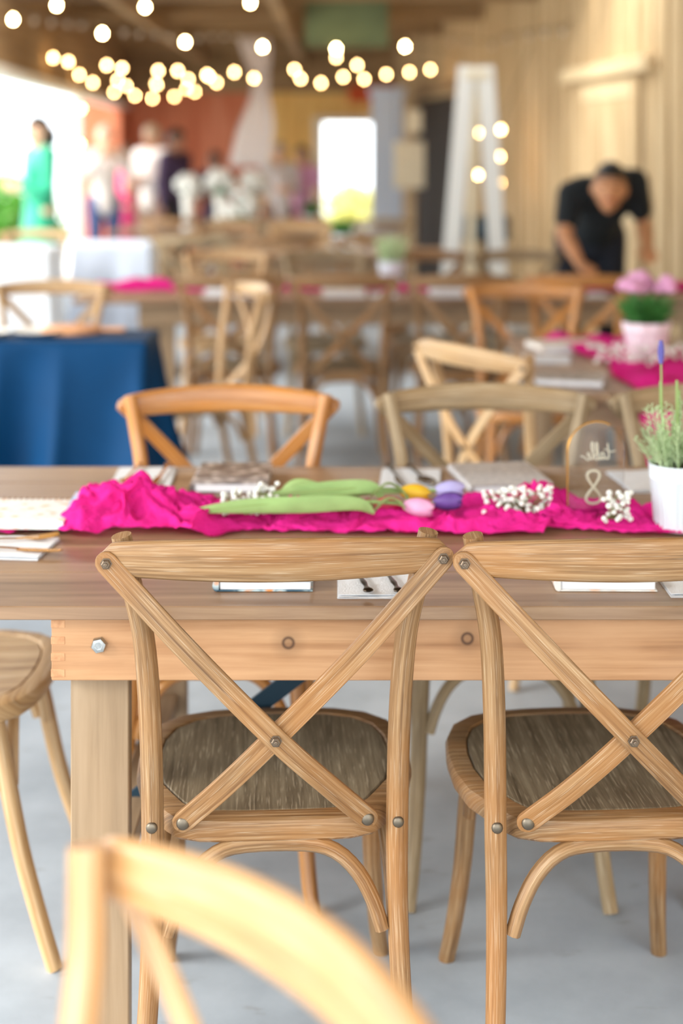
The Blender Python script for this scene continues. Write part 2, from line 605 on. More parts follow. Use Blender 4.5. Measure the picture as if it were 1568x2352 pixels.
def acrylic():
    m = bpy.data.materials.new('clear_acrylic')
    m.use_nodes = True
    nt = m.node_tree
    N, L = nt.nodes, nt.links
    tr = N.new('ShaderNodeBsdfTransparent')
    tr.inputs['Color'].default_value = (0.94, 0.95, 0.96, 1)
    gl = N.new('ShaderNodeBsdfGlossy')
    gl.inputs['Roughness'].default_value = 0.03
    fr = N.new('ShaderNodeFresnel')
    fr.inputs['IOR'].default_value = 1.49
    mx = N.new('ShaderNodeMixShader')
    L.new(fr.outputs['Fac'], mx.inputs['Fac'])
    L.new(tr.outputs['BSDF'], mx.inputs[1])
    L.new(gl.outputs['BSDF'], mx.inputs[2])
    L.new(mx.outputs['Shader'], N['Material Output'].inputs['Surface'])
    return m


M['acrylic'] = acrylic()

# ================================================================== the hall
def struct(o, label=None):
    o['kind'] = 'structure'
    if label:
        o['label'] = label
    return o


CEIL = 2.85
BACK = 18.0


def wallx(Y):
    return 2.1 - 0.1455 * (Y - 8.0)


def leftx(Y):
    return -2.4 - 0.0375 * (Y - 10.0)


struct(MB().box((-2.9, -4, -0.12), (5.0, BACK + 0.3, 0.0), 1).build('floor', M['floor'], smooth=False), 'grey blue concrete floor slab with faint stains')
struct(MB().box((-40, -12, -0.30), (-2.9, 60, -0.06), 1).build('ground_outside', M['pathstone'], smooth=False), 'pale paving outside the open side of the hall')
struct(MB().box((-2.9, BACK + 0.3, -0.30), (30, 60, -0.06), 1).build('ground_behind', M['pathstone'], smooth=False), 'pale paving behind the back wall')

# ceiling boards and beams
ce = struct(MB().box((-3.4, 9.9, CEIL + 0.03), (5.2, BACK + 0.5, CEIL + 0.16), 1).build('ceiling', M['ceil'], smooth=False), 'dark brown board ceiling with crossing beams')
MB().box((-3.4, 0.0, CEIL + 0.03), (5.2, 8.5, CEIL + 0.16), 1).build('front_bay', M['ceil'], ce, smooth=False)      # added opening behind it, out of view, lets light into the hall
for i in range(21):
    x = -3.1 + i * 0.2
    MB().box((x, 9.9, CEIL), (x + 0.19, BACK, CEIL + 0.03), 1, 0.004).build('board', M['ceil'], ce, smooth=False)
for k, y in enumerate((9.6, 11.4, 13.2, 15.0, 16.8)):
    MB().box((-2.7, y, CEIL - 0.18), (wallx(y) - 0.03, y + 0.12, CEIL - 0.002), 0, 0.006).build('beam', M['beam'], ce, smooth=False)
for x in (-1.75, -0.55):
    MB().box((x, 9.0, CEIL - 0.30), (x + 0.09, BACK - 0.1, CEIL - 0.18), 1, 0.006).build('beam', M['beam'], ce, smooth=False)

# right wall: board and batten
wr = bpy.data.objects.new('wall_right', None)
COL.objects.link(wr)
struct(wr, 'tan board and batten wall along the side of the hall')
ang = math.atan2(-0.1455, 1.0)
wr.location = (wallx(8.0), 8.0, 0)
wr.rotation_euler.z = -ang          # local +y runs along the wall, local +x points out of the hall
MB().box((0.02, -11, 0), (0.14, 10.1, CEIL), 2).build('backing', M['siding'], wr, smooth=False)
bd = MB().box((0, 0, 0), (0.022, 0.235, CEIL), 2, 0.003).mesh('board', M['siding'], False)
bt = MB().box((-0.022, 0, 0), (0.0, 0.05, CEIL), 2, 0.004).mesh('batten', M['siding'], False)
for i in range(46):
    y = -1.2 + i * 0.24
    if y > 9.9:
        break
    inst('board', bd, wr, (0, y, 0))
    inst('batten', bt, wr, (0, y - 0.022, 0))

# shuttered door on the right wall
d1 = struct(thing('door_1', 'tan panelled door with a wide header board on the wall', None), 'tan panelled door with a wide header board behind the bending man')
del d1['label']
d1['label'] = 'tan panelled door with a wide header board behind the bending man'
d1.location, d1.rotation_euler.z = wr.location, wr.rotation_euler.z
MB().box((-0.10, 0.86, 1.95), (-0.023, 2.62, 2.05), 1, 0.008).build('header', M['paletrim'], d1)
for y in (1.12, 2.28):
    MB().box((-0.05, y, 0.0), (-0.023, y + 0.11, 1.93), 2, 0.006).build('door_jamb', M['siding'], d1)
for z in (0.06, 0.98, 1.80):
    MB().box((-0.045, 1.23, z), (-0.024, 2.28, z + 0.12), 1, 0.006).build('door_rail', M['paletrim'], d1)
MB().box((-0.036, 1.23, 0.02), (-0.023, 2.28, 1.93), 2, 0.003).build('door_panel', M['siding'], d1)

# dark doorway farther along the right wall
d2 = struct(thing('door_2', 'x', None), 'dark open doorway in the tan wall behind the white easel')
d2.location, d2.rotation_euler.z = wr.location, wr.rotation_euler.z
MB().box((-0.034, 6.3, 0.0), (-0.023, 8.35, 2.02), 2, 0.003).build('gloom_panel', M['dark'], d2)  # flat dark sheet stands for the unlit opening
for y in (6.22, 8.35):
    MB().box((-0.06, y, 0), (-0.023, y + 0.08, 2.08), 2, 0.005).build('door_jamb', M['beam'], d2)
MB().box((-0.06, 6.22, 2.08), (-0.023, 8.43, 2.18), 1, 0.005).build('header', M['beam'], d2)

# back wall with a doorway to daylight
wb = bpy.data.objects.new('wall_back', None)
COL.objects.link(wb)
struct(wb, 'red brown board wall closing the far end of the hall')


def bx(px):
    return (px - 784.0) * BACK / FPX


def bz(py):
    return EYE - (py - HOR) * BACK / FPX


x0, xr = -3.3, bx(604)
n = 14
for i in range(n):
    a, b = lerp(x0, xr, i / n), lerp(x0, xr, (i + 1) / n)
    MB().box((a, BACK, 0), (b - 0.012, BACK + 0.05, 2.2), 2, 0.004).build('board', M['redwall'], wb, smooth=False)
MB().box((x0, BACK - 0.03, 2.2), (1.2, BACK + 0.08, CEIL), 0, 0.01).build('upper_beam', M['beam'], wb, smooth=False)
MB().box((P(700, 0, 12.6).x, 12.6, P(0, 108, 12.6).z), (P(892, 0, 12.6).x, 12.63, CEIL - 0.002), 0, 0.004).build('olive_board', M['greenbeam'], ce, smooth=False)
ho0, ho1, hz = bx(742), bx(852), bz(282)
MB().box((x0, BACK + 0.051, 0), (xr, BACK + 0.09, 2.2), 2).build('backing', M['redwall'], wb, smooth=False)
for (a, b, z0, z1) in ((xr, ho0, 0, 2.2), (ho1, 1.2, 0, 2.2), (ho0, ho1, hz, 2.2)):
    MB().box((a, BACK + 0.051, z0), (b, BACK + 0.09, z1), 2).build('backing', M['lampwall'], wb, smooth=False)
segs = [(xr, ho0, 0, 2.2), (ho1, 1.2, 0, 2.2), (ho0, ho1, hz, 2.2)]
for (a, b, z0, z1) in segs:
    k = max(1, int((b - a) / 0.2))
    for i in range(k):
        p, q = lerp(a, b, i / k), lerp(a, b, (i + 1) / k)
        MB().box((p, BACK, z0), (q - 0.01, BACK + 0.05, z1), 2, 0.004).build('board', M['lampwall'], wb, smooth=False)
d3 = struct(thing('door_3', 'x', None), 'cream framed doorway in the far wall open to bright daylight')
MB().box((ho0 - 0.13, BACK - 0.05, 0), (ho0, BACK + 0.09, hz + 0.06), 2, 0.006).build('door_jamb', M['cream'], d3)
MB().box((ho1, BACK - 0.05, 0), (ho1 + 0.05, BACK + 0.09, hz + 0.06), 2, 0.006).build('door_jamb', M['cream'], d3)
MB().box((ho0 - 0.13, BACK - 0.06, hz), (ho1 + 0.05, BACK + 0.09, hz + 0.08), 0, 0.006).build('header', M['cream'], d3)
MB().box((bx(800), BACK - 0.10, bz(236)), (bx(935), BACK - 0.034, bz(196)), 0, 0.006).build('lintel_board', M['rust'], wb)

# left side: open, with header and posts
wl = bpy.data.objects.new('wall_left', None)
COL.objects.link(wl)
struct(wl, 'open side of the hall with a brown header over pale posts')
wl.location = (leftx(10), 10, 0)
wl.rotation_euler.z = math.atan(0.0375)
MB().box((-0.08, -4.5, 2.06), (0.0, 8.0, 2.86), 1, 0.01).build('header', M['beam'], wl, smooth=False)
MB().box((-0.12, -4.5, 1.98), (0.03, 8.0, 2.058), 1, 0.01).build('header_trim', M['white'], wl, smooth=False)
for y in (-4.5, 4.0):
    MB().box((-0.10, y, 0), (0.0, y + 0.11, 1.98), 2, 0.008).build('post', M['white'], wl)
    MB().box((-0.13, y - 0.03, 0), (0.03, y + 0.14, 0.16), 2, 0.008).build('post_foot', M['white'], wl)
MB().box((-0.12, 7.2, 0), (0.0, 8.0, 1.98), 2, 0.008).build('end_panel', M['redwall'], wl, smooth=False)

# pale column, beside the daylight doorway
col = struct(thing('pillar_pale', 'x', None), 'pale grey square pillar beside the far daylight doorway')
p = P(890, 240, 15.5)
MB().box((p.x - 0.17, 15.4, 0), (p.x + 0.16, 15.7, bz(236)), 2, 0.01).build('shaft', M['paleblue'], col)
MB().box((p.x - 0.19, 15.38, 0), (p.x + 0.18, 15.72, 0.14), 2, 0.01).build('plinth', M['white'], col)
MB().box((p.x - 0.20, 15.37, bz(236)), (p.x + 0.19, 15.73, bz(222)), 2, 0.01).build('capital', M['paleblue'], col)

# ================================================================== cross-back chair
def build_chair(wm, sm):
    c = thing('cross_back_chair', 'x', 'chair')
    # seat: rim with a sunken panel
    half = [(0.0, -0.222), (0.06, -0.2215), (0.115, -0.217), (0.148, -0.205), (0.163, -0.186), (0.180, -0.155), (0.205, -0.105), (0.218, -0.04), (0.220, 0.03),
            (0.214, 0.09), (0.196, 0.145), (0.160, 0.182), (0.11, 0.200), (0.055, 0.207), (0.0, 0.209)]
    outl = half + [(-x, y) for (x, y) in half[-2:0:-1]]

    def off(k, dy=0.0):
        return [(x * k, (y + 0.006) * k - 0.006 + dy) for (x, y) in outl]
    Z = 0.465
    rim = MB()
    rr = [(0.90, Z - 0.036), (0.965, Z - 0.036), (0.99, Z - 0.031), (1.0, Z - 0.020), (1.0, Z - 0.012), (0.985, Z - 0.003), (0.955, Z), (0.855, Z), (0.845, Z - 0.0035), (0.84, Z - 0.012)]
    rim.rings([[(x, y, z) for (x, y) in off(k)] for (k, z) in rr])
    # planar uv for the seat rim, grain across
    rim.uv = [tuple((rim.v[i][1] + rim.v[i][2], rim.v[i][0]) for i in f) for f in rim.f]
    rim.build('seat', wm, c, angle=35)
    pan = MB()
    pan.rings([[(x, y, z) for (x, y) in off(k)] for (k, z) in ((0.838, Z - 0.010), (0.838, Z - 0.003), (0.828, Z - 0.0012), (0.60, Z - 0.004), (0.3, Z - 0.006), (0.02, Z - 0.0065))])
    pan.uv = [tuple((pan.v[i][0], pan.v[i][1] * 0.8) for i in f) for f in pan.f]
    pan.build('seat_panel', sm, c, angle=25)
    # rear legs run up to the rail
    for s in (1, -1):
        pth = smooth_path([(s * 0.200, -0.305, 0.0), (s * 0.186, -0.255, 0.16), (s * 0.179, -0.226, 0.32), (s * 0.179, -0.216, 0.46), (s * 0.182, -0.225, 0.62), (s * 0.190, -0.240, 0.74),
                           (s * 0.205, -0.256, 0.82), (s * 0.2195, -0.264, 0.895)], 5)
        nn = len(pth)
        rad = [lerp(0.0135, 0.0165, min(1, k / nn * 2.5)) if k < nn * 0.6 else lerp(0.0165, 0.0145, (k / nn - 0.6) / 0.4) for k in range(nn)]
        lg = MB().tube(pth, rad, 12).build('leg', wm, c)
        rv = MB().lathe([(0.0085, 0), (0.0082, 0.002), (0.006, 0.0042), (0.002, 0.0052)], 12)
        rv.xf(Matrix.Translation((s * 0.179, -0.216 - 0.0155, 0.462)) @ Matrix.Rotation(R(90), 4, 'X'))
        rv.build('rivet', M['rivet'], lg)
    # front legs, sabre curved
    for s in (1, -1):
        pth = smooth_path([(s * 0.160, 0.135, 0.438), (s * 0.166, 0.158, 0.33), (s * 0.172, 0.186, 0.20), (s * 0.182, 0.222, 0.08), (s * 0.192, 0.250, 0.0)], 5)
        nn = len(pth)
        MB().tube(pth, [lerp(0.0175, 0.0145, k / nn) for k in range(nn)], 12).build('leg', wm, c)
    # bent arches under the seat
    def arch(a, b, inward, up=0.424, low=0.305):
        a, b = Vector(a), Vector(b)
        pts = []
        for t, z in ((0, low), (0.045, lerp(low, up, 0.35)), (0.115, lerp(low, up, 0.68)), (0.22, lerp(low, up, 0.92)), (0.36, up), (0.64, up), (0.78, lerp(low, up, 0.92)), (0.885, lerp(low, up, 0.68)), (0.955, lerp(low, up, 0.35)), (1, low)):
            q = a.lerp(b, t)
            k = math.sin(math.pi * t)
            pts.append((q.x + inward[0] * k, q.y + inward[1] * k, z))
        return MB().tube(smooth_path(pts, 3), 0.0115, 9)
    arch((-0.156, -0.228, 0), (0.156, -0.228, 0), (0, 0.02)).build('arch_brace', wm, c)
    arch((-0.148, 0.165, 0), (0.148, 0.165, 0), (0, -0.02)).build('arch_brace', wm, c)
    for s in (1, -1):
        arch((s * 0.176, -0.205, 0), (s * 0.166, 0.145, 0), (-s * 0.012, 0)).build('arch_brace', wm, c)
    # crowned, bowed top rail
    rings = []
    N = 28
    for i in range(N + 1):
        t = -1 + 2 * i / N
        x = 0.248 * t
        e = max(0.0, (abs(t) - 0.90) / 0.10)
        rnd_ = math.sqrt(max(0.0, 1 - e * e)) if e > 0 else 1.0
        rnd_ = max(rnd_, 0.25)
        hgt = lerp(0.0625, 0.046, t * t) * rnd_
        zc = lerp(0.8775, 0.8665, t * t)
        th = 0.0115 * lerp(1.0, 0.85, t * t) * (0.6 + 0.4 * rnd_)
        y = -0.338 + 0.060 * (abs(t) ** 1.9)
        sl = 0.060 * 1.9 * abs(t) ** 0.9 / 0.248 * (1 if t > 0 else -1)
        nx, ny = -sl, 1.0
        l = math.hypot(nx, ny)
        nx, ny = nx / l, ny / l
        ring = []
        for k in range(14):
            q = 2 * math.pi * k / 14
            cx, cz = math.cos(q), math.sin(q)
            d = math.copysign(abs(cx) ** 0.75, cx) * th
            z = math.copysign(abs(cz) ** 0.62, cz) * hgt * 0.5
            lean = -z * 0.10
            ring.append((x + nx * d, y + ny * d + lean, zc + z))
        rings.append(ring)
    MB().rings(rings).build('top_rail', wm, c, angle=60)
    # crossed slats
    for s in (1, -1):
        dy = -0.0045 if s > 0 else 0.0045
        A = Vector((-s * 0.2365, -0.299, 0.866))
        B = Vector((s * 0.134, -0.2285, 0.468))
        mid = Vector((0, -0.302, 0.617))
        path = smooth_path([A, A.lerp(mid, 0.5) + Vector((0, -0.014, 0.0)), mid + Vector((0, dy, 0)), mid.lerp(B, 0.55) + Vector((0, -0.006, 0)), B], 6)
        d0 = (path[1] - path[0]).normalized()
        d1_ = (path[-1] - path[-2]).normalized()
        path = [A - d0 * 0.016, A - d0 * 0.0135, A - d0 * 0.008] + path + [B + d1_ * 0.008, B + d1_ * 0.0135, B + d1_ * 0.016]
        wd = [0.003, 0.0085, 0.0135] + [0.0155] * (len(path) - 6) + [0.0135, 0.0085, 0.003]
        rings = []
        for i, p in enumerate(path):
            t = (path[min(i + 1, len(path) - 1)] - path[max(i - 1, 0)]).normalized()
            w = t.cross(Vector((0, 1, 0))).normalized()
            nn = w.cross(t).normalized()
            h = 0.0042
            e = 0.0012
            w1, w2 = wd[i], max(wd[i] - e, 0.001)
            rings.append([p + w * w2 + nn * h, p - w * w2 + nn * h, p - w * w1 + nn * (h - e), p - w * w1 - nn * (h - e), p - w * w2 - nn * h, p + w * w2 - nn * h, p + w * w1 - nn * (h - e), p + w * w1 + nn * (h - e)])
        sl = MB().rings(rings).build('cross_slat', wm, c, angle=30)

        def hexbolt(pt, r=0.0068, h=0.006):
            b = MB().lathe([(r * 1.25, 0), (r * 1.25, 0.0012), (r, 0.0013), (r, h), (r * 0.8, h + 0.001)], 6)
            b.lathe([(r * 0.42, h), (r * 0.42, h + 0.0035), (r * 0.3, h + 0.004)], 8)
            b.xf(Matrix.Translation(pt) @ Matrix.Rotation(R(90), 4, 'X'))
            b.build('bolt', M['bolt'], sl, angle=30)
        hexbolt(A + Vector((0, -0.004, 0)))
        if s > 0:
            hexbolt(mid + Vector((0, dy - 0.006, 0)))
        rv = MB().lathe([(0.0098, 0), (0.0095, 0.002), (0.007, 0.0045), (0.002, 0.0058)], 14)
        rv.xf(Matrix.Translation(B + Vector((0, -0.004, 0))) @ Matrix.Rotation(R(90), 4, 'X'))
        rv.build('rivet', M['rivet'], sl)
    return c


PROTO = {}
USED = set()
for k, sm in (('oak', 'seat'), ('amber', 'seat_honey'), ('grey', 'seat'), ('honey', 'seat_honey'), ('fore', 'seat_honey')):
    PROTO[k] = build_chair(M[k], M[sm])


def chair(kind, x, y, deg, label, group=None, far=False):
    if kind not in USED and not far:
        o = PROTO[kind]
        USED.add(kind)
    else:
        o = copy_tree(PROTO[kind], None, ('bolt', 'rivet') if far else ())
    o.location = (x, y, 0)
    o.rotation_euler.z = R(deg)
    o['label'] = label
    o['category'] = 'chair'
    if group:
        o['group'] = group
    return o


G1 = 'cross-back chairs at the front table'
G2 = 'cross-back chairs at the second table'
G3 = 'cross-back chairs at the runner-draped side table'
G4 = 'cross-back chairs at the far tables'
chair('oak', -0.108, 2.300, 3, 'limed oak cross-back chair in focus, tucked under the front table nearest its bolted leg', G1)
chair('oak', 0.392, 2.300, 3, 'limed oak cross-back chair in focus cut by the frame edge, beside its twin', G1)
chair('honey', -0.755, 2.70, -90, 'honey wood chair at the head of the front table, only seat and legs showing', G1)
chair('amber', -0.25, 2.925, 181, 'amber cross-back chair across the front table, just beside the navy tablecloth', G1)
chair('grey', 0.322, 2.945, 179, 'weathered grey-brown cross-back chair across the front table, behind the clear sign', G1)
chair('grey', 0.858, 2.945, 180, 'weathered chair across the front table, half hidden behind the lavender pot', G1)
chair('fore', -0.285, 0.785, 126, 'blurred amber cross-back chair close to the viewer at the bottom of the picture')
# second table and around
chair('honey', -1.20, 5.62, 180, 'pale cross-back chair on the far side of the navy draped table')
chair('honey', -0.64, 5.68, 112, 'pale cream cross-back chair at the end of the navy draped table')
chair('honey', 0.60, 4.14, -56, 'pale honey chair turned at an angle beside the pink draped side table', G3)
chair('amber', 0.735, 5.50, 178, 'dark amber chair on the far side of the pink draped side table', G3)
for i, (px, kd, lb) in enumerate(((522, 'oak', 'brown cross-back chair at the second table, first in its near row'),
                                  (787, 'oak', 'brown cross-back chair at the second table with its full crossed back in view'),
                                  (1062, 'oak', 'brown chair at the second table, third in its near row, behind the angled chair'),
                                  (1334, 'amber', 'amber chair at the second table, last in its near row'))):
    chair(kd, (px - 784) * 6.25 / FPX, 6.55, 1.5 - i, lb, G2)
for i, (px, kd, lb) in enumerate(((520, 'honey', 'pale chair facing the viewer on the far side of the second table'),
                                  (748, 'grey', 'grey chair facing the viewer beyond the second table, beside the pale one'),
                                  (975, 'oak', 'brown chair facing the viewer beyond the second table, behind the potted herb'),
                                  (1192, 'grey', 'grey chair facing the viewer beyond the second table, beside the bending man'))):
    chair(kd, (px - 784) * 7.75 / FPX, 7.46, 180 + i, lb, G2, far=True)
for i, (px, kd, lb) in enumerate(((440, 'grey', 'blurred grey chair in the near row of the third table, beside the pale blue cloth'),
                                  (640, 'oak', 'blurred brown chair in the middle of the near row at the third table'),
                                  (850, 'oak', 'blurred brown chair in the near row of the third table, nearest the white easel'))):
    chair(kd, (px - 784) * 9.1 / FPX, 9.35, 0, lb, G4, far=True)
for i, (px, kd, lb) in enumerate(((520, 'oak', 'far blurred brown chair across the third table below the white flowers'),
                                  (690, 'honey', 'far blurred pale chair across the third table below the daylight doorway'))):
    chair(kd, (px - 784) * 10.7 / FPX, 10.4, 180, lb, G4, far=True)
for i, (px, kd, lb) in enumerate(((395, 'oak', 'far blurred chair at the fourth table nearest the open side'),
                                  (545, 'grey', 'far blurred grey chair at the fourth table below the largest white flowers'),
                                  (690, 'oak', 'far blurred brown chair at the fourth table beside the farthest herb pot'),
                                  (880, 'grey', 'far blurred grey chair at the fourth table before the pale pillar'))):
    chair(kd, (px - 784) * 11.6 / FPX, 11.9, 0, lb, G4, far=True)
chair('honey', -2.08, 9.5, 185, 'pale chair standing by the white draped table near the open side', far=True)
for k in PROTO:
    if k not in USED:
        for o in [PROTO[k]] + list(PROTO[k].children_recursive):
            bpy.data.objects.remove(o, do_unlink=True)

# ================================================================== front farm table
TZ = 0.76
T = thing('farm_table', 'long rustic wooden farm table with plank top and bolted apron in front', 'table')
TX0, TX1, TY0, TY1 = -0.86, 2.05, 2.13, 3.08
edges = [TY0, 2.305, 2.46, 2.625, 2.78, 2.93, TY1]
for i in range(6):
    MB().box((TX0 + random.uniform(0, 0.002), edges[i] + 0.0006, TZ - 0.021), (TX1, edges[i + 1] - 0.0006, TZ - random.uniform(0, 0.0006)), 0, 0.0016).build('plank', M['top'], T, smooth=False)
AY0, AY1, AZ0, AZ1 = 2.152, 2.178, 0.6405, TZ - 0.0212
kn = []
for (px, py) in ((662, 1475), (1073, 1465)):
    k = P(px, py, AY0)
    kn.append((AY0 + AZ0 + 2 * (AY1 - AY0) + (AZ1 - AZ0) + (AZ1 - k.z) - 0.003, k.x))
M['apron'] = wood('apron_pine_knotty', (138, 94, 60), (172, 126, 86), (198, 154, 112), rough=0.5, across=42, along=1.4, patch=(196, 152, 112), patch_amt=0.6, bump=0.1, knots=kn)
ax0 = P(118, 1500, AY0).x
ap = MB().box((ax0, AY0, AZ0), (TX1 - 0.35, AY1, AZ1), 0, 0.0015).build('apron', M['apron'], T, smooth=False)
MB().box((ax0, TY1 - 0.048, AZ0), (TX1 - 0.35, TY1 - 0.022, AZ1), 0, 0.0015).build('apron', M['apron'], T, smooth=False)
MB().box((ax0, AY1, AZ0), (ax0 + 0.026, TY1 - 0.048, AZ1), 1, 0.0015).build('apron', M['apron'], T, smooth=False)
MB().box((TX1 - 0.376, AY1, AZ0), (TX1 - 0.35, TY1 - 0.048, AZ1), 1, 0.0015).build('apron', M['apron'], T, smooth=False)
for py in (1433, 1471, 1509, 1546):
    a, b = P(119, py - 9, AY0), P(149, py + 9, AY0)
    MB().box((ax0 - 0.0006, AY0 - 0.0007, b.z), (b.x, AY0 + 0.012, a.z), 1, 0.0005).build('finger_joint', M['endgrain'], ap, smooth=False)


def hex_bolt(pt, r, parent):
    b = MB().lathe([(r * 1.05, 0), (r * 1.05, 0.006), (r * 0.92, 0.0085), (r * 0.5, 0.009), (r * 0.46, 0.0088)], 6)
    b.xf(Matrix.Translation(pt) @ Matrix.Rotation(R(90), 4, 'X') @ Matrix.Rotation(R(12), 4, 'Z'))
    return b.build('bolt', M['steel'], parent, angle=25)


hex_bolt(P(228, 1480, AY0), 0.0118, ap)
lx0, lx1 = P(162, 1700, 2.182).x, P(296, 1700, 2.182).x
for (y0, y1) in ((2.182, 2.214), (TY1 - 0.084, TY1 - 0.052)):
    for dx in (0.0, 1.85):
        MB().box((lx0 + dx, y0, 0), (lx1 + dx, y1, TZ - 0.0215), 2, 0.002).build('leg', M['leg'], T, smooth=False)
for dx in (0.0, 1.85):
    MB().box((lx0 + 0.02 + dx, 2.215, 0.26), (lx1 - 0.02 + dx, TY1 - 0.085, 0.30), 1, 0.002).build('leg_stretcher', M['leg'], T, smooth=False)
    s = 1 if dx == 0 else -1
    a = Vector(((lx0 + lx1) / 2 + dx, 2.52, 0.29))
    b = Vector((a.x + s * 0.585, 2.52, TZ - 0.022))
    d = (b - a).normalized()
    u = d.cross(Vector((0, 1, 0)))
    MB().rings([[q + u * 0.016 + Vector((0, 0.004, 0)), q - u * 0.016 + Vector((0, 0.004, 0)), q - u * 0.016 - Vector((0, 0.004, 0)), q + u * 0.016 - Vector((0, 0.004, 0))] for q in (a, b)]).build('folding_brace', M['brace'], T, smooth=False)


# ================================================================== pink gauze runners
def gauze(name, label, x0, x1, yc, hw, z, nx, seed, env=None, group=None, amp=1.0):
    nv = 60
    sd = Vector((seed * 3.1, seed * 1.7, seed))

    def fn(u, v):
        x = lerp(x0, x1, u)
        w = (v - 0.5) * 2
        e = env(x) if env else 0.7
        c = yc + 0.03 * noise.noise(Vector((x * 2.3, 0, 0)) + sd)
        half = hw * (0.85 + 0.5 * noise.noise(Vector((x * 4.1, 5, 0)) + sd)) * (0.45 + 0.55 * min(1, e))
        edge = 0.016 * noise.noise(Vector((x * 16, w * 1.2, 3)) + sd) + 0.006 * noise.noise(Vector((x * 45, w, 3)) + sd)
        # crumpled sheet: the cloth is gathered, so it swings sideways as well as up
        q = Vector((x * 8.5, w * 1.4, 1)) + sd
        wx = noise.noise(q * 1.1 + Vector((4, 8, 1)))
        wy = noise.noise(q * 1.1 + Vector((9, 2, 6)))
        q2 = q + Vector((wx, wy, 0)) * 0.9
        r1 = 1 - abs(noise.noise(q2 * 1.3)) * 2.4
        r2 = 1 - abs(noise.noise(q2 * 3.1 + Vector((3, 1, 7)))) * 2.2
        r3 = noise.noise(q2 * 7.0)
        body = max(0.0, 1 - abs(w) ** 3.0)
        big = 0.62 + 1.0 * noise.noise(Vector((x * 5.2, 9, w * 1.0)) + sd)
        zz = z + 0.004 + amp * e * (0.25 + 0.75 * body) * (max(0, big) * (0.028 + 0.034 * r1) + 0.018 * r2 + 0.005 * r3) + 0.0035 * noise.noise(Vector((x * 70, w * 10, 2)) + sd)
        zz = max(z + 0.0018 + 0.0012 * abs(r3), zz)
        x += amp * 0.034 * e * noise.noise(q2 * 1.5 + Vector((11, 4, 2)))
        y = c + w * half + edge + amp * 0.030 * e * noise.noise(q2 * 1.5 + Vector((1, 14, 8)))
        return (x, y, zz)
    o = MB().grid(fn, nx, nv).build(name, M['pink'], angle=180)
    return tag(o, label, 'table runner', group)


def env1(x):
    pts = [(-0.9, 0.2), (-0.52, 0.22), (-0.46, 0.95), (-0.26, 0.95), (-0.20, 0.40), (0.08, 0.38), (0.17, 0.48), (0.26, 0.85), (0.37, 0.75), (0.44, 0.38), (0.66, 0.42), (0.8, 0.7), (2.1, 0.7)]
    for (a, p), (b, q) in zip(pts, pts[1:]):
        if x <= b:
            return lerp(p, q, (x - a) / (b - a))
    return 0.9


gauze('gauze_runner', 'crumpled fuchsia gauze runner along the middle of the front table', -0.83, 2.0, 2.60, 0.125, TZ, 900, 1, env1, amp=1.35)

# ================================================================== place settings
def napkin(cx, cy, w, d, deg, label, group='folded napkins on the front table', z=TZ, m='linen'):
    """folded square of linen: two leaves with a soft rounded fold"""
    b = MB()
    for k, (s, zz) in enumerate(((1.0, 0.0012), (0.97, 0.0046))):
        hw, hd = w / 2 * s, d / 2 * s
        oy = 0.0 if k == 0 else 0.004

        def fn(u, v, hw=hw, hd=hd, zz=zz, oy=oy, k=k):
            x, y = lerp(-hw, hw, u), lerp(-hd, hd, v) + oy
            q = zz + 0.0018 * noise.noise(Vector((x * 22 + cx * 9, y * 22, k)))
            if k == 1:
                q -= 0.0026 * (abs(2 * u - 1) ** 6)
            return (x, y, q)
        b.grid(fn, 14, 14)
        b.rings([[(-hw, -hd + oy, zz - 0.0011 + t), (hw, -hd + oy, zz - 0.0011 + t), (hw, hd + oy, zz - 0.0011 + t), (-hw, hd + oy, zz - 0.0011 + t)] for t in (0, 0.0009)])
    o = b.build('napkin', M[m], None, angle=60, loc=(cx, cy, z + 0.0004), rz=R(deg))
    return tag(o, label, 'napkin', group)


def cutlery(kind, cx, cy, deg, label, m='silver', z=TZ + 0.008, L=0.19):
    t = thing(kind, label, kind, (cx, cy, z), R(deg), 'cutlery on the front table')
    # handle with a flared ornate end, lying along local y
    h = smooth_path([(0, -L / 2, 0.003), (0, -L / 2 + 0.02, 0.004), (0, -L * 0.25, 0.0048), (0, 0.0, 0.004), (0, L * 0.12, 0.003)], 5)
    n = len(h)
    rad = []
    for i in range(n):
        q = i / (n - 1)
        rad.append(0.0035 + 0.0055 * max(0, 1 - abs(q - 0.07) / 0.16) + 0.0018 * max(0, 1 - abs(q - 0.45) / 0.15))
    rad[0] = 0.004
    MB().tube(h, rad, 10, flat=0.42, up=(0, 0, 1)).build('handle', M['darkmetal'] if m == 'silver' else M[m], t)
    if kind == 'knife':
        o = [(-0.004, L * 0.11), (0.006, L * 0.11), (0.009, L * 0.2), (0.0095, L * 0.42), (0.005, L * 0.5), (-0.002, L * 0.52), (-0.004, L * 0.45)]
        MB().prism(o, 0.0015, 0.0032).build('blade', M[m], t, smooth=False)
    elif kind == 'fork':
        o = [(-0.003, L * 0.11), (0.003, L * 0.11), (0.004, L * 0.2), (0.011, L * 0.27), (0.0115, L * 0.32), (-0.0115, L * 0.32), (-0.011, L * 0.27), (-0.004, L * 0.2)]
        MB().prism(o, 0.002, 0.0042).build('head', M[m], t, smooth=False)
        for k in range(4):
            x = -0.0098 + k * 0.0065
            MB().tube([(x, L * 0.315, 0.003), (x, L * 0.42, 0.0045), (x * 0.95, L * 0.5, 0.007)], [0.0018, 0.0016, 0.0008], 6).build('tine', M[m], t)
    else:
        def bowl(u, v):
            a, r = u * 2 * math.pi, v
            return (0.019 * r * math.cos(a), L * 0.35 + L * 0.2 * r * math.sin(a), 0.0015 + 0.006 * r * r)
        MB().grid(bowl, 20, 6).build('bowl', M[m], t)
    return t


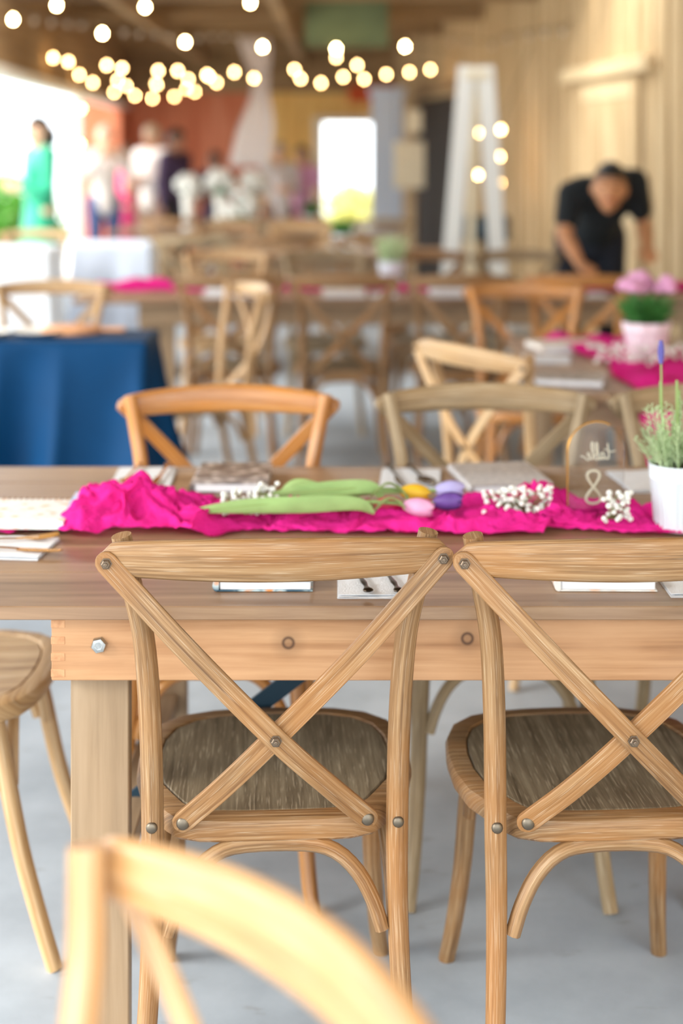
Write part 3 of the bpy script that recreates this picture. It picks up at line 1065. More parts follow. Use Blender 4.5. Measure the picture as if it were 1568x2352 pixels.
def book(cx, cy, w, d, th, deg, cover, label, z=TZ, group='small books on the front table', spiral=False, cat='book', nm='book'):
    t = thing(nm, label, cat, (cx, cy, z + 0.0006), R(deg), group)
    MB().box((-w / 2, -d / 2, 0), (w / 2, d / 2, 0.0022), 0, 0.0006).build('back_cover', cover, t)
    MB().box((-w / 2, -d / 2, th - 0.0022), (w / 2, d / 2, th), 0, 0.0006).build('front_cover', cover, t)
    MB().box((-w / 2 + 0.004, -d / 2 + 0.002, 0.0023), (w / 2 - 0.003, d / 2 - 0.003, th - 0.0023), 0, 0.0012).build('pages', M['paper'], t)
    if spiral:
        for k in range(int(w / 0.011)):
            x = -w / 2 + 0.008 + k * 0.011
            c = MB()
            c.tube([(x, d / 2 - 0.002 + (th * 0.62) * math.cos(a), th / 2 + th * 0.62 * math.sin(a)) for a in [2 * math.pi * q / 12 for q in range(13)]], 0.0008, 5)
            c.build('coil_ring', M['gold'], t)
    else:
        sp = []
        for a in range(9):
            q = R(90 + 180 * a / 8)
            sp.append((-w / 2 + 0.006 * math.cos(q) * 1.2, th / 2 + th / 2 * math.sin(q)))
        pts = sp + [(-w / 2 + 0.003, th * 0.05), (-w / 2 + 0.003, th * 0.95)]
        MB().rings([[(x, y, zz) for (x, zz) in pts] for y in (-d / 2, d / 2)]).build('spine', cover, t)
    return t


# near edge, under the chair rails
book(P(608, 1352, 2.20).x, 2.262, 0.148, 0.125, 0.0175, 0, M['cover_blue'], 'closed white-paged book on the front table under the first oak chair rail')
napkin(P(862, 1360, 2.20).x, 2.245, 0.118, 0.16, 0, 'white napkin beneath two silver handles near the first oak chair')
cutlery('knife', P(836, 1355, 2.2).x - 0.010, 2.262, 10, 'silver knife with dark ornate handle, nearer the book')
cutlery('fork', P(905, 1355, 2.2).x - 0.010, 2.262, 10, 'silver fork with dark ornate handle beside the chair post')
book(P(1398, 1352, 2.20).x, 2.262, 0.152, 0.125, 0.0175, -1, M['cover_light'], 'ivory floral book on the front table under the second oak chair rail')
napkin(P(1612, 1360, 2.20).x, 2.25, 0.11, 0.16, 0, 'white napkin at the frame edge beside the ivory floral book')
# left near
napkin(P(36, 1262, 2.44).x, 2.435, 0.12, 0.125, -6, 'white napkin with gold cutlery by the spiral notebook')
cutlery('knife', P(18, 1268, 2.42).x, 2.405, -96, 'gold knife lying across the napkin by the spiral notebook', 'gold')
cutlery('fork', P(10, 1248, 2.47).x, 2.462, -78, 'gold fork lying across the napkin by the spiral notebook', 'gold')
book(P(40, 1185, 2.56).x, 2.60, 0.19, 0.15, 0.018, -2, M['cover_light'], 'white spiral notebook with gold coil at the end of the front table', spiral=True, cat='notebook', nm='spiral_notebook', z=TZ + 0.010)
cd = MB().box((-0.046, -0.038, 0), (0.046, 0.038, 0.0012), 0, 0.0003).build('printed_card', M['card'], None, loc=(P(216, 1168, 2.62).x, 2.63, TZ + 0.034), rz=R(-4))
cd.rotation_euler.x = R(12)
tag(cd, 'pale blue printed card leaning beside the spiral notebook', 'card')
# far side
napkin(P(330, 1100, 2.96).x, 2.955, 0.125, 0.19, 2, 'white napkin with gold cutlery across the table by the navy cloth')
cutlery('fork', P(300, 1100, 2.96).x, 2.96, 176, 'gold fork on the napkin across the table by the navy cloth', 'gold')
cutlery('knife', P(371, 1100, 2.96).x, 2.96, 178, 'gold knife on the napkin across the table by the navy cloth', 'gold')
book(P(538, 1105, 2.94).x, 2.93, 0.148, 0.19, 0.02, -1, M['cover_dark'], 'dark floral book lying across the table behind the tulip stems')
napkin(P(942, 1110, 2.95).x, 2.945, 0.125, 0.185, -4, 'white napkin with silver cutlery behind the tulip heads')
cutlery('knife', P(908, 1108, 2.95).x, 2.95, 188, 'silver knife on the napkin behind the tulip heads')
cutlery('spoon', P(962, 1108, 2.95).x, 2.95, 190, 'silver spoon on the napkin behind the tulip heads')
book(P(1150, 1118, 2.92).x, 2.925, 0.165, 0.205, 0.02, 8, M['cover_grey'], 'grey speckled book across the table behind the gypsophila')
napkin(P(1485, 1120, 2.93).x, 2.93, 0.12, 0.18, 6, 'white napkin between the clear sign and the lavender pot')

# ================================================================== tulips on the runner
def petal_mesh(m):
    def fn(u, v):
        a = (v - 0.5) * 1.5
        w = math.sin(math.pi * min(1, u * 0.93 + 0.06)) ** 0.6
        r = 0.0165 * (math.sin(math.pi * (0.12 + 0.70 * u)) ** 0.8)
        return (u * 0.055, r * math.sin(a * w), r * math.cos(a * w))
    me = MB().grid(fn, 10, 8).mesh('petal', m, angle=180)
    return me


def tulip(head, neck, tail, m, label, leaf=None):
    t = thing('tulip', label, 'flower', (0, 0, 0), 0, 'tulips on the fuchsia runner')
    head, neck, tail = Vector(head), Vector(neck), Vector(tail)
    mid = tail.lerp(neck, 0.55) + Vector((0, 0.006, 0.006))
    MB().tube(smooth_path([tail, mid, neck, head], 6), 0.0036, 8).build('stem', M['stem'], t)
    d = (head - neck).normalized()
    q = d.to_track_quat('X', 'Z')
    me = petal_mesh(m)
    for k in range(6):
        o = inst('petal', me, t, head - d * 0.004, (0, 0, 0), (1.0 if k % 2 else 0.95,) * 3)
        o.rotation_mode = 'QUATERNION'
        o.rotation_quaternion = q @ Matrix.Rotation(R(60 * k), 3, 'X').to_quaternion()
    for (pts, w0, tilt) in (leaf or []):
        pts = smooth_path(pts, 8)
        n = len(pts)

        def fn(u, v, pts=pts, n=n, w0=w0, tilt=tilt):
            i = min(n - 1, int(u * (n - 1) + 0.5))
            p = pts[i]
            tg = (pts[min(n - 1, i + 1)] - pts[max(0, i - 1)]).normalized()
            side = tg.cross(Vector((0, 0, 1))).normalized()
            upv = side.cross(tg)
            w = w0 * (math.sin(math.pi * (0.06 + 0.92 * u)) ** 0.7)
            s = (v - 0.5) * 2
            return p + side * (s * w * math.cos(tilt)) + upv * (s * w * math.sin(tilt) + 0.35 * w * s * s)
        MB().grid(fn, n - 1, 8).build('leaf', M['green'], t, angle=180)
    return t


zt = TZ + 0.034
X = lambda px, Y: (px - 784) * Y / FPX
tulip((X(932, 2.555), 2.555, zt + 0.012), (X(885, 2.555), 2.560, zt + 0.016), (X(470, 2.575), 2.555, zt), M['palepink'], 'pale pink tulip with long green leaves on the runner',
      [([(X(455, 2.575), 2.555, zt), (X(560, 2.565), 2.550, zt + 0.004), (X(700, 2.555), 2.540, zt + 0.008), (X(815, 2.555), 2.530, zt + 0.014), (X(858, 2.555), 2.525, zt + 0.004)], 0.026, -0.35),
       ([(X(860, 2.545), 2.555, zt), (X(890, 2.545), 2.550, zt + 0.022), (X(915, 2.545), 2.545, zt + 0.02), (X(930, 2.535), 2.540, zt + 0.006)], 0.013, 0.3)])
tulip((X(925, 2.635), 2.635, zt + 0.018), (X(880, 2.635), 2.635, zt + 0.022), (X(520, 2.615), 2.615, zt), M['yellow'], 'yellow tulip lying behind the pale pink tulip',
      [([(X(580, 2.615), 2.625, zt), (X(680, 2.615), 2.625, zt + 0.012), (X(780, 2.615), 2.630, zt + 0.018), (X(850, 2.615), 2.625, zt + 0.022), (X(880, 2.615), 2.620, zt + 0.006)], 0.021, -0.5),
       ([(X(640, 2.655), 2.655, zt), (X(680, 2.655), 2.655, zt + 0.024), (X(760, 2.655), 2.645, zt + 0.010), (X(830, 2.655), 2.635, zt + 0.004)], 0.018, -0.2),
       ([(X(850, 2.595), 2.615, zt + 0.01), (X(890, 2.595), 2.615, zt + 0.035), (X(925, 2.595), 2.615, zt + 0.02), (X(938, 2.595), 2.610, zt + 0.002)], 0.014, 0.2)])
tulip((X(1000, 2.585), 2.585, zt + 0.010), (X(960, 2.585), 2.590, zt + 0.006), (X(620, 2.585), 2.585, zt - 0.004), M['purple'], 'purple tulip at the end of the tulip bunch')
tulip((X(1005, 2.625), 2.635, zt + 0.020), (X(970, 2.625), 2.635, zt + 0.018), (X(640, 2.595), 2.595, zt), M['lilac'], 'small lilac tulip tip behind the purple tulip')
tulip((X(862, 2.575), 2.580, zt + 0.004), (X(835, 2.575), 2.575, zt + 0.004), (X(560, 2.565), 2.565, zt - 0.004), M['red'], 'cerise tulip nestled among the tulip leaves')

# ================================================================== gypsophila sprigs
ball_me = MB().ball((0, 0, 0), 0.0051, 8, 5).mesh('blossom', M['blossom'])


def sprig(px0, px1, py0, py1, Y, n, seed, label):
    rg = random.Random(seed)
    base = Vector((X((px0 + px1) / 2, Y), Y + 0.01, TZ + 0.02))
    t = thing('gypsophila_sprig', label, 'flower', (0, 0, 0), 0, 'gypsophila sprigs on the runner')
    st = MB()
    for k in range(n):
        p = P(rg.uniform(px0, px1), 0, Y + rg.uniform(-0.02, 0.02))
        q = rg.random()
        p.z = EYE - (lerp(py0, py1, q) - HOR) * Y / FPX
        bs = base + Vector((rg.uniform(-0.25, 0.25) * (px1 - px0) * Y / FPX, 0.02, 0))
        st.tube([bs, bs.lerp(p, 0.6) + Vector((0, 0, 0.004)), p], 0.0006, 4)
        inst('blossom', ball_me, t, p, (rg.random(), rg.random(), 0), (rg.uniform(0.7, 1.15),) * 3)
    st.build('stems', M['stem'], t)
    return t


sprig(512, 562, 1122, 1180, 2.59, 34, 1, 'white gypsophila sprig on the tulip stems, the half nearer the table end')
sprig(570, 640, 1112, 1182, 2.60, 48, 2, 'white gypsophila sprig on the tulip stems, the half nearer the tulip leaves')
sprig(1108, 1272, 1120, 1195, 2.58, 110, 3, 'white gypsophila sprig on the runner in front of the grey book')
sprig(1382, 1450, 1130, 1198, 2.53, 40, 4, 'white gypsophila sprig in front of the clear table sign')

# ================================================================== clear arched sign with mirrored lettering
sg = thing('table_sign', 'clear arched acrylic sign reading table 8 seen from behind with gold edge', 'sign', (X(1368, 2.60), 2.60, TZ + 0.020), R(10))
w, h = 0.054, 0.168
arc = [(-w, 0.0)] + [(-w * math.cos(R(a)), h - w + w * math.sin(R(a))) for a in range(0, 181, 10)] + [(w, 0.0)]
MB().prism(arc, -0.0015, 0.0015, axis=1).build('panel', M['acrylic'], sg, smooth=False)
MB().tube([(x, 0, z) for (x, z) in arc[:14]], 0.0017, 6).build('gold_edge', M['gold'], sg)
MB().box((-0.004, -0.018, -0.010), (0.056, 0.018, 0.003), 0, 0.002).build('foot_block', M['acrylic'], sg, smooth=False)


def stroke(pts, r, nm='lettering'):
    # lettering sits on the far face and reads the right way from the other side: mirrored here
    pp = smooth_path([(-x, 0.0024, z) for (x, z) in pts], 5)
    return MB().tube(pp, r, 6, flat=1.0).build(nm, M['cream'], sg)


sx, sz = 0.0105, 0.0125
ox, oz = -0.026, 0.098
L_ = lambda pts: [(ox + a * sx, oz + b * sz) for (a, b) in pts]
stroke(L_([(-1.2, 1.2), (-0.4, 1.05), (0.4, 1.35), (0.9, 1.5)]), 0.0011)
stroke(L_([(0.25, 2.3), (0.1, 1.2), (0.05, 0.3), (0.35, 0.0), (0.8, 0.35)]), 0.0014)
stroke(L_([(1.5, 0.85), (1.05, 0.95), (0.85, 0.4), (1.1, 0.0), (1.5, 0.5), (1.55, 0.9), (1.5, 0.2), (1.75, 0.0), (2.0, 0.35)]), 0.0014)
stroke(L_([(2.0, 0.35), (2.4, 1.6), (2.35, 2.4), (2.1, 2.2), (2.05, 1.0), (2.1, 0.1), (2.5, 0.05), (2.65, 0.6), (2.3, 0.75)]), 0.0014)
stroke(L_([(2.65, 0.5), (3.2, 1.6), (3.15, 2.5), (2.9, 2.3), (2.85, 1.0), (3.0, 0.1), (3.35, 0.2)]), 0.0014)
stroke(L_([(3.35, 0.2), (3.9, 0.7), (3.8, 1.0), (3.5, 0.8), (3.5, 0.2), (3.9, -0.05), (4.5, 0.4), (5.2, 0.6)]), 0.0013)
e8 = []
for k in range(25):
    a = 2 * math.pi * k / 24
    e8.append((0.004 + 0.0140 * math.sin(2 * a) * (1.0 if math.cos(a) < 0 else 0.84), 0.048 + 0.030 * math.cos(a)))
stroke(e8, 0.0024, 'numeral')

# ================================================================== potted plants
def fluted_pot(r0, r1, h, m, parent, flutes=26, scallop=0.0):
    prof = [(r0 * 0.96, 0.0), (r0, 0.004), (lerp(r0, r1, 0.72), h * 0.74), (r1 * 1.0, h * 0.76), (r1 * 1.02, h * 0.78), (r1 * 1.0, h * 0.80), (r1 * 1.03, h * 0.97), (r1 * 1.05, h), (r1 * 0.98, h), (r1 * 0.95, h * 0.9), (r1 * 0.3, h * 0.88)]

    def wv(q, z):
        if z < h * 0.75:
            return 1 + 0.022 * (1 if math.cos(q * flutes) > 0 else -1) * (1 if 0.02 * h < z else 0.5)
        return 1.0 + scallop * math.cos(q * 10) * (1 if z > 0.9 * h else 0)
    return MB().lathe(prof, flutes * 4, wave=wv).build('pot', m, parent, angle=50)


def tuft(parent, r, z0, z1, n, m, seed, leafw=0.0016, spread=1.0, name='foliage'):
    rg = random.Random(seed)
    b = MB()
    for k in range(n):
        a = rg.uniform(0, 2 * math.pi)
        rr = r * math.sqrt(rg.random()) * 0.6
        base = Vector((rr * math.cos(a), rr * math.sin(a), z0))
        tip = Vector((r * spread * rg.uniform(0.3, 1.25) * math.cos(a + rg.uniform(-0.5, 0.5)), r * spread * rg.uniform(0.3, 1.25) * math.sin(a + rg.uniform(-0.5, 0.5)), lerp(z0, z1, rg.uniform(0.25, 1.0))))
        mid = base.lerp(tip, 0.5) + Vector((0, 0, 0.2 * (z1 - z0) * rg.random()))
        side = (tip - base).cross(Vector((rg.uniform(-1, 1), rg.uniform(-1, 1), 0.3))).normalized() * leafw
        i = len(b.v)
        b.v += [tuple(base - side * 0.4), tuple(base + side * 0.4), tuple(mid + side), tuple(mid - side), tuple(tip)]
        b.f += [(i, i + 1, i + 2, i + 3), (i + 3, i + 2, i + 4)]
        b.uv += [((0, 0),) * 4, ((0, 0),) * 3]
    o = b.build(name, m, parent, smooth=False)
    o['kind'] = 'stuff'
    return o


pl = thing('potted_lavender', 'lavender plant in a fluted white pot on the front table', 'potted plant', (P(1558, 1205, 2.56).x, 2.56, TZ + 0.004))
fluted_pot(0.043, 0.052, 0.118, M['potwhite'], pl)
MB().lathe([(0.047, 0.098), (0.047, 0.108), (0.01, 0.111)], 24).build('soil', M['soil'], pl)
rg = random.Random(5)
for k in range(44):
    # bushy leafy shoots
    a = rg.uniform(0, 2 * math.pi)
    r = rg.uniform(0.1, 1.0) * 0.042
    base = Vector((r * math.cos(a), r * math.sin(a), 0.105))
    tip = Vector((r * 2.0 * math.cos(a), r * 2.0 * math.sin(a), 0.105 + rg.uniform(0.03, 0.15) * (1.1 - 0.5 * r / 0.042)))
    sh = MB()
    sh.tube([base, base.lerp(tip, 0.5), tip], [0.0014, 0.0012, 0.0007], 5)
    for q in range(34):
        t = q / 33
        c = base.lerp(tip, 0.12 + 0.88 * t)
        b = rg.uniform(0, 2 * math.pi)
        ln = lerp(0.030, 0.012, t) * rg.uniform(0.8, 1.2)
        d = Vector((math.cos(b), math.sin(b), 0.75 + rg.uniform(-0.2, 0.3))).normalized()
        e = c + d * ln
        sd = d.cross(Vector((0, 0, 1))).normalized() * 0.0017
        i = len(sh.v)
        m_ = c.lerp(e, 0.55) + Vector((0, 0, 0.002))
        sh.v += [tuple(c), tuple(m_ + sd), tuple(e), tuple(m_ - sd)]
        sh.f += [(i, i + 1, i + 2, i + 3)]
        sh.uv += [((0, 0),) * 4]
    sh.build('leafy_shoot', M['lavleaf'], pl, smooth=False)
for (dx, dy, top, fl) in ((-0.034, -0.01, 0.300, True), (-0.030, 0.012, 0.262, False), (-0.006, -0.012, 0.268, False), (0.006, 0.02, 0.245, False), (0.016, -0.02, 0.285, True), (0.03, 0.01, 0.31, True)):
    p0 = Vector((dx * 0.4, dy, 0.11))
    p1 = Vector((dx, dy, top))
    stm = MB().tube(smooth_path([p0, p0.lerp(p1, 0.5) + Vector((dx * 0.2, 0, 0)), p1], 5), 0.0016 if fl else 0.0024, 6).build('flower_stalk', M['stem'], pl)
    if fl:
        sp = MB()
        for lv in range(9):
            for q in range(6):
                a = q * math.pi / 3 + lv * 0.5
                rr = 0.0042 * math.sin(math.pi * (0.15 + 0.8 * lv / 9))
                sp.ball((p1.x + rr * math.cos(a), p1.y + rr * math.sin(a), p1.z + lv * 0.0045), 0.0022, 6, 4, (1, 1, 1.5))
        sp.build('flower_spike', M['lavender'], stm)


def herb(name, label, loc, r, hpot, hpl, n, seed, potm, leafm, group=None, flowers=None, scallop=0.0):
    t = thing(name, label, 'potted plant', loc, 0, group)
    fluted_pot(r * 0.78, r, hpot, potm, t, 20, scallop)
    MB().lathe([(r * 0.9, hpot * 0.82), (r * 0.9, hpot * 0.9), (r * 0.1, hpot * 0.93)], 16).build('soil', M['soil'], t)
    tuft(t, r * 1.25, hpot * 0.9, hpot + hpl, n, leafm, seed, leafw=r * 0.055)
    if flowers:
        rg = random.Random(seed)
        for k in range(flowers):
            a = rg.uniform(0, 6.28)
            rr = r * 1.15 * math.sqrt(rg.random())
            c = Vector((rr * math.cos(a), rr * math.sin(a), hpot + hpl * rg.uniform(0.75, 1.3)))
            b = MB()
            for q in range(5):
                an = q * 1.256 + rg.random()
                b.ball(tuple(c + Vector((0.4 * r * 0.35 * math.cos(an), 0.4 * r * 0.35 * math.sin(an), 0.1 * r * (q % 2)))), r * 0.24, 7, 5, (1, 1, 0.8))
            b.build('bloom', M['palepink'], t)
    return t


herb('potted_geranium', 'pale pink flowers in a scalloped pink pot on the side table', (P(1484, 825, 4.62).x, 4.62, TZ + 0.012), 0.075, 0.118, 0.11, 260, 3, M['potpink'], M['fern'], None, 16, 0.05)
herb('potted_herb', 'feathery herb in a white pot on the second table behind the brown chairs', (P(899, 655, 7.25).x, 7.25, TZ + 0.002), 0.068, 0.125, 0.15, 240, 4, M['potwhite'], M['lavleaf'], 'white potted herbs on the far tables')
herb('potted_herb', 'green herb in a white pot on the third table below the daylight doorway', (P(788, 580, 9.72).x, 9.72, TZ + 0.002), 0.07, 0.12, 0.14, 220, 6, M['potwhite'], M['fern'], 'white potted herbs on the far tables')
herb('potted_herb', 'farthest green herb in a white pot on the fourth table', (P(715, 525, 12.7).x, 12.7, TZ + 0.002), 0.075, 0.12, 0.15, 200, 8, M['potwhite'], M['fern'], 'white potted herbs on the far tables')

# ================================================================== other tables
def plank_table(label, x0, x1, y0, y1, n, along=0, z=TZ, legin=0.3):
    t = thing('farm_table', label, 'table', (0, 0, 0), 0, 'wooden tables behind the front table')
    for i in range(n):
        if along == 0:
            a, b = lerp(y0, y1, i / n), lerp(y0, y1, (i + 1) / n)
            MB().box((x0, a + 0.001, z - 0.024), (x1, b - 0.001, z), 0, 0.002).build('plank', M['top'], t, smooth=False)
        else:
            a, b = lerp(x0, x1, i / n), lerp(x0, x1, (i + 1) / n)
            MB().box((a + 0.001, y0, z - 0.024), (b - 0.001, y1, z), 1, 0.002).build('plank', M['top'], t, smooth=False)
    li = legin if along == 0 else 0.06
    lj = 0.05 if along == 0 else 0.12
    for (a, b) in (((x0 + li, y0 + lj), (x1 - li, y0 + lj + 0.026)), ((x0 + li, y1 - lj - 0.026), (x1 - li, y1 - lj))):
        MB().box((a[0], a[1], z - 0.125), (b[0], b[1], z - 0.025), 0, 0.002).build('apron', M['leg'], t, smooth=False)
    for x in (x0 + li, x1 - li - 0.09):
        for y in (y0 + lj + 0.03, y1 - lj - 0.06):
            MB().box((x, y, 0), (x + 0.09, y + 0.032, z - 0.025), 2, 0.002).build('leg', M['leg'], t, smooth=False)
    return t


plank_table('wooden side table under the pink draped runner and scalloped pot', 0.60, 1.62, 4.02, 5.22, 6, along=1)
plank_table('long wooden second table with fuchsia runner behind the near chairs', -1.25, 2.0, 6.60, 7.48, 5)
plank_table('third long wooden table with blurred herb pot farther back', -0.92, 0.75, 9.35, 10.2, 4)
plank_table('fourth wooden table holding the white flower arrangements', -2.0, 0.55, 12.1, 13.1, 4)

gauze('gauze_runner', 'fuchsia gauze runner on the second table behind the brown chairs', -1.2, 1.95, 7.03, 0.15, TZ, 260, 4)


def drape_runner():
    sd = Vector((9, 2, 5))

    def fn(u, v):
        # runs from the far end of the side table to the near edge, then hangs down
        s = u * 1.75
        w = (v - 0.5) * 2
        half = 0.17 + 0.07 * noise.noise(Vector((s * 3, 1, 1)) + sd)
        x = 1.0 + w * half + 0.05 * noise.noise(Vector((s * 2.5, 4, w)) + sd) - 0.10 * max(0, 1 - s / 0.7)
        y = 5.2 - s
        fold = 0.5 + 0.5 * math.sin(w * 9 + 2 * noise.noise(Vector((s * 3, w, 2)) + sd))
        if y > 4.0:
            z = TZ + 0.004 + 0.035 * max(0, noise.noise(Vector((x * 9, y * 9, 0)) + sd)) + 0.012 * fold
        else:
            d = 4.0 - y
            z = TZ + 0.004 - d * 0.62 * (1 + 0.25 * w * w)
            y = 3.995 - 0.02 * fold - 0.02 * min(1, d * 6)
            x += 0.25 * w * d * -0.4
        return (x, y, z)
    o = MB().grid(fn, 150, 34).build('gauze_runner', M['pink'], angle=180)
    tag(o, 'fuchsia gauze runner spilling over the near edge of the side table', 'table runner')


drape_runner()

# settings on the second table
for i, (px, lb) in enumerate(((520, 'pale book on the second table behind the first brown chair'), (790, 'pale book on the second table behind the fully seen brown chair'), (1040, 'pale book on the second table behind the third brown chair'))):
    book(P(px, 700, 6.7).x, 6.74, 0.20, 0.16, 0.028, 0, M['paper'] if i != 1 else M['cover_light'], lb, group='books on the second table')
for i, (px, lb) in enumerate(((605, 'white napkin on the second table beside the first pale book'), (880, 'white napkin on the second table beside the middle pale book'), (1365, 'white napkin on the second table under the bending man'))):
    napkin(P(px, 705, 6.7).x, 6.74, 0.13, 0.18, 0, lb, 'napkins on the second table')
for i, (px, lb) in enumerate(((480, 'pale napkin on the far edge of the second table by the pale chair'), (1010, 'pale napkin on the far edge of the second table by the potted herb'))):
    napkin(P(px, 650, 7.3).x, 7.32, 0.2, 0.18, 0, lb, 'napkins on the second table')
# settings on the side table
book(P(1300, 800, 4.9).x, 4.92, 0.22, 0.17, 0.022, 12, M['cover_light'], 'pale blue-white book on the far half of the side table', group='books on the side table')
napkin(P(1275, 815, 4.78).x - 0.05, 4.66, 0.16, 0.18, -10, 'white napkin at the end of the side table by the angled chair', 'napkins on the side table')
book(P(1310, 875, 4.2).x, 4.2, 0.20, 0.16, 0.02, -14, M['cover_dark'], 'dark patterned book on the near corner of the side table', group='books on the side table')
napkin(P(1550, 860, 4.25).x, 4.25, 0.17, 0.18, 8, 'white napkin on the side table past the runner', 'napkins on the side table')
sprig2 = thing('gypsophila_bunch', 'loose white gypsophila around the scalloped pink pot', 'flower', (P(1470, 840, 4.5).x, 4.5, TZ + 0.02))
rg = random.Random(12)
for k in range(60):
    a = rg.uniform(0, 6.28)
    inst('blossom', ball_me, sprig2, (0.14 * math.cos(a) * rg.uniform(0.5, 1.2), 0.09 * math.sin(a) * rg.uniform(0.3, 1.1) - 0.02, rg.uniform(0.0, 0.05)), sc=(1.5, 1.5, 1.5))
sb = MB()
for k in range(10):
    a = k * 0.63
    sb.tube([(0, 0, 0.0), (0.08 * math.cos(a), 0.05 * math.sin(a), 0.02), (0.15 * math.cos(a), 0.09 * math.sin(a), 0.03)], 0.0012, 4)
sb.build('stems', M['stem'], sprig2)


# ================================================================== draped tables
def draped_table(label, x0, x1, y0, y1, h, m, seed, drop=None, amp=0.03, folds=30, flare=0.10, name='draped_table'):
    """rectangular table under a floor-length cloth whose skirt falls in folds"""
    t = thing(name, label, 'table')
    rr = 0.04
    out = []
    segs = [((x0, y0), (x1, y0)), ((x1, y0), (x1, y1)), ((x1, y1), (x0, y1)), ((x0, y1), (x0, y0))]
    for (a, b) in segs:
        k = max(8, int(math.hypot(b[0] - a[0], b[1] - a[1]) / 0.018))
        for i in range(k):
            out.append((lerp(a[0], b[0], i / k), lerp(a[1], b[1], i / k)))
    cx, cy = (x0 + x1) / 2, (y0 + y1) / 2
    n = len(out)
    rings = []
    sd = Vector((seed, seed * 2.2, 0))
    for j, (z, inset) in enumerate([(h, 0.35), (h, 0.02), (h - 0.004, 0.006), (h - 0.014, 0.0)] + [(lerp(h - 0.03, 0.02, q / 14), -1) for q in range(15)]):
        ring = []
        for i, (x, y) in enumerate(out):
            dx = (x - cx)
            dy = (y - cy)
            nx = 1 if abs(x - x1) < 1e-6 else (-1 if abs(x - x0) < 1e-6 else 0)
            ny = 1 if abs(y - y1) < 1e-6 else (-1 if abs(y - y0) < 1e-6 else 0)
            if inset >= 0:
                ring.append((x - dx * inset if inset > 0.1 else x - nx * inset, y - dy * inset if inset > 0.1 else y - ny * inset, z))
            else:
                f = (h - z) / h
                s = (x - y) * folds * 0.35
                fold = noise.noise(Vector((x * folds * 0.22, y * folds * 0.22, f * 0.6)) + sd)
                ph = (x * (1 if ny else 0.2) + y * (1 if nx else 0.2)) * 2 * math.pi / 0.25 + 4.5 * noise.noise(Vector((x * 2.1, y * 2.1, 1)) + sd) + f * 1.2
                fold = fold * 0.9 + (0.55 + 0.6 * noise.noise(Vector((x * 3, y * 3, 7)) + sd)) * (1.0 - 1.7 * abs(math.sin(ph * 0.5)))
                k = (f ** 0.8) * (amp * fold + flare * f * 0.6)
                l = math.hypot(nx, ny) or 1
                ring.append((x + nx / l * k, y + ny / l * k, z))
        rings.append(ring)
    MB().rings(rings, cap=True).build('cloth', m, t, angle=80)
    for x in (x0 + 0.06, x1 - 0.10):
        for y in (y0 + 0.05, y1 - 0.09):
            MB().box((x, y, 0), (x + 0.04, y + 0.04, h - 0.03), 2, 0.003).build('leg', M['leg'], t)
    return t


draped_table('table under a navy blue satin cloth falling in folds', -1.95, P(338, 780, 4.8).x, 4.80, 5.16, 0.80, M['blue'], 3, amp=0.13, folds=20, flare=0.20)
for (px, y, r, lb) in ((95, 5.0, 0.10, 'white plate on the navy cloth nearest the open side'), (-34, 4.95, 0.09, 'small white plate at the frame edge on the navy cloth')):
    o = MB().lathe([(r * 0.5, 0), (r * 0.6, 0.004), (r, 0.016), (r, 0.019), (r * 0.6, 0.008), (0.01, 0.007)], 28).build('plate', M['plate'], None, loc=(P(px, 760, y).x, y, 0.801))
    tag(o, lb, 'plate', 'plates on the navy cloth')
bw = thing('serving_board', 'terracotta coloured round board on the navy cloth', 'board', (P(165, 760, 5.05).x, 5.05, 0.801))
MB().lathe([(0.10, 0), (0.105, 0.004), (0.105, 0.016), (0.10, 0.02), (0.02, 0.02)], 30).build('disc', M['orange'], bw)
MB().box((0.095, -0.02, 0.004), (0.19, 0.02, 0.017), 0, 0.004).build('handle', M['orange'], bw)
draped_table('table under a white floor-length cloth by the open side', -2.30, -1.76, 8.5, 9.0, 0.86, M['linen'], 5)
draped_table('table under a pale blue cloth beyond the navy one', -1.74, -1.24, 9.15, 9.6, 0.85, M['paleblue'], 8)

# ================================================================== string lights
bulb_lit = MB().lathe([(0.006, 0.0), (0.012, -0.012), (0.024, -0.030), (0.027, -0.045), (0.022, -0.062), (0.010, -0.072), (0.002, -0.074)], 12).mesh('bulb', M['lit'])
bulb_hot = bulb_lit.copy()
bulb_hot.materials[0] = M['lit_hot']
bulb_off = MB().lathe([(0.006, 0.0), (0.012, -0.012), (0.024, -0.030), (0.027, -0.045), (0.022, -0.062), (0.010, -0.072), (0.002, -0.074)], 12).mesh('bulb', M['glassbulb'])
sock = MB().lathe([(0.006, 0.045), (0.013, 0.040), (0.014, 0.0), (0.010, -0.004)], 8).mesh('socket', M['wire'])


def strand(label, pts, me, a=None, b=None, drop=0.045):
    """pts: (px, py, Y) of each bulb; the wire sags from bulb to bulb"""
    t = thing('string_light', label, 'string lights', (0, 0, 0), 0, 'festoon string lights under the ceiling')
    tops = []
    for (px, py, Y) in pts:
        c = P(px, py, Y)
        o = inst('bulb', me, t, (c.x, c.y, c.z + 0.025), sc=(0.6, 0.6, 0.6))
        inst('socket', sock, o)
        tops.append(Vector((c.x, c.y, c.z + 0.025 + drop * 0.6)))
    ends = ([Vector(a)] if a else []) + tops + ([Vector(b)] if b else [])
    path = []
    for i in range(len(ends) - 1):
        for k in range(4):
            q = ends[i].lerp(ends[i + 1], k / 4)
            q.z -= 0.012 * math.sin(math.pi * k / 4)
            path.append(q)
    path.append(ends[-1])
    MB().tube(path, 0.004, 5).build('wire', M['wire'], t)
    return t


def dep(pts, Y0, Y1):
    n = len(pts)
    return [(p[0], p[1], lerp(Y0, Y1, i / max(1, n - 1))) for i, p in enumerate(pts)]


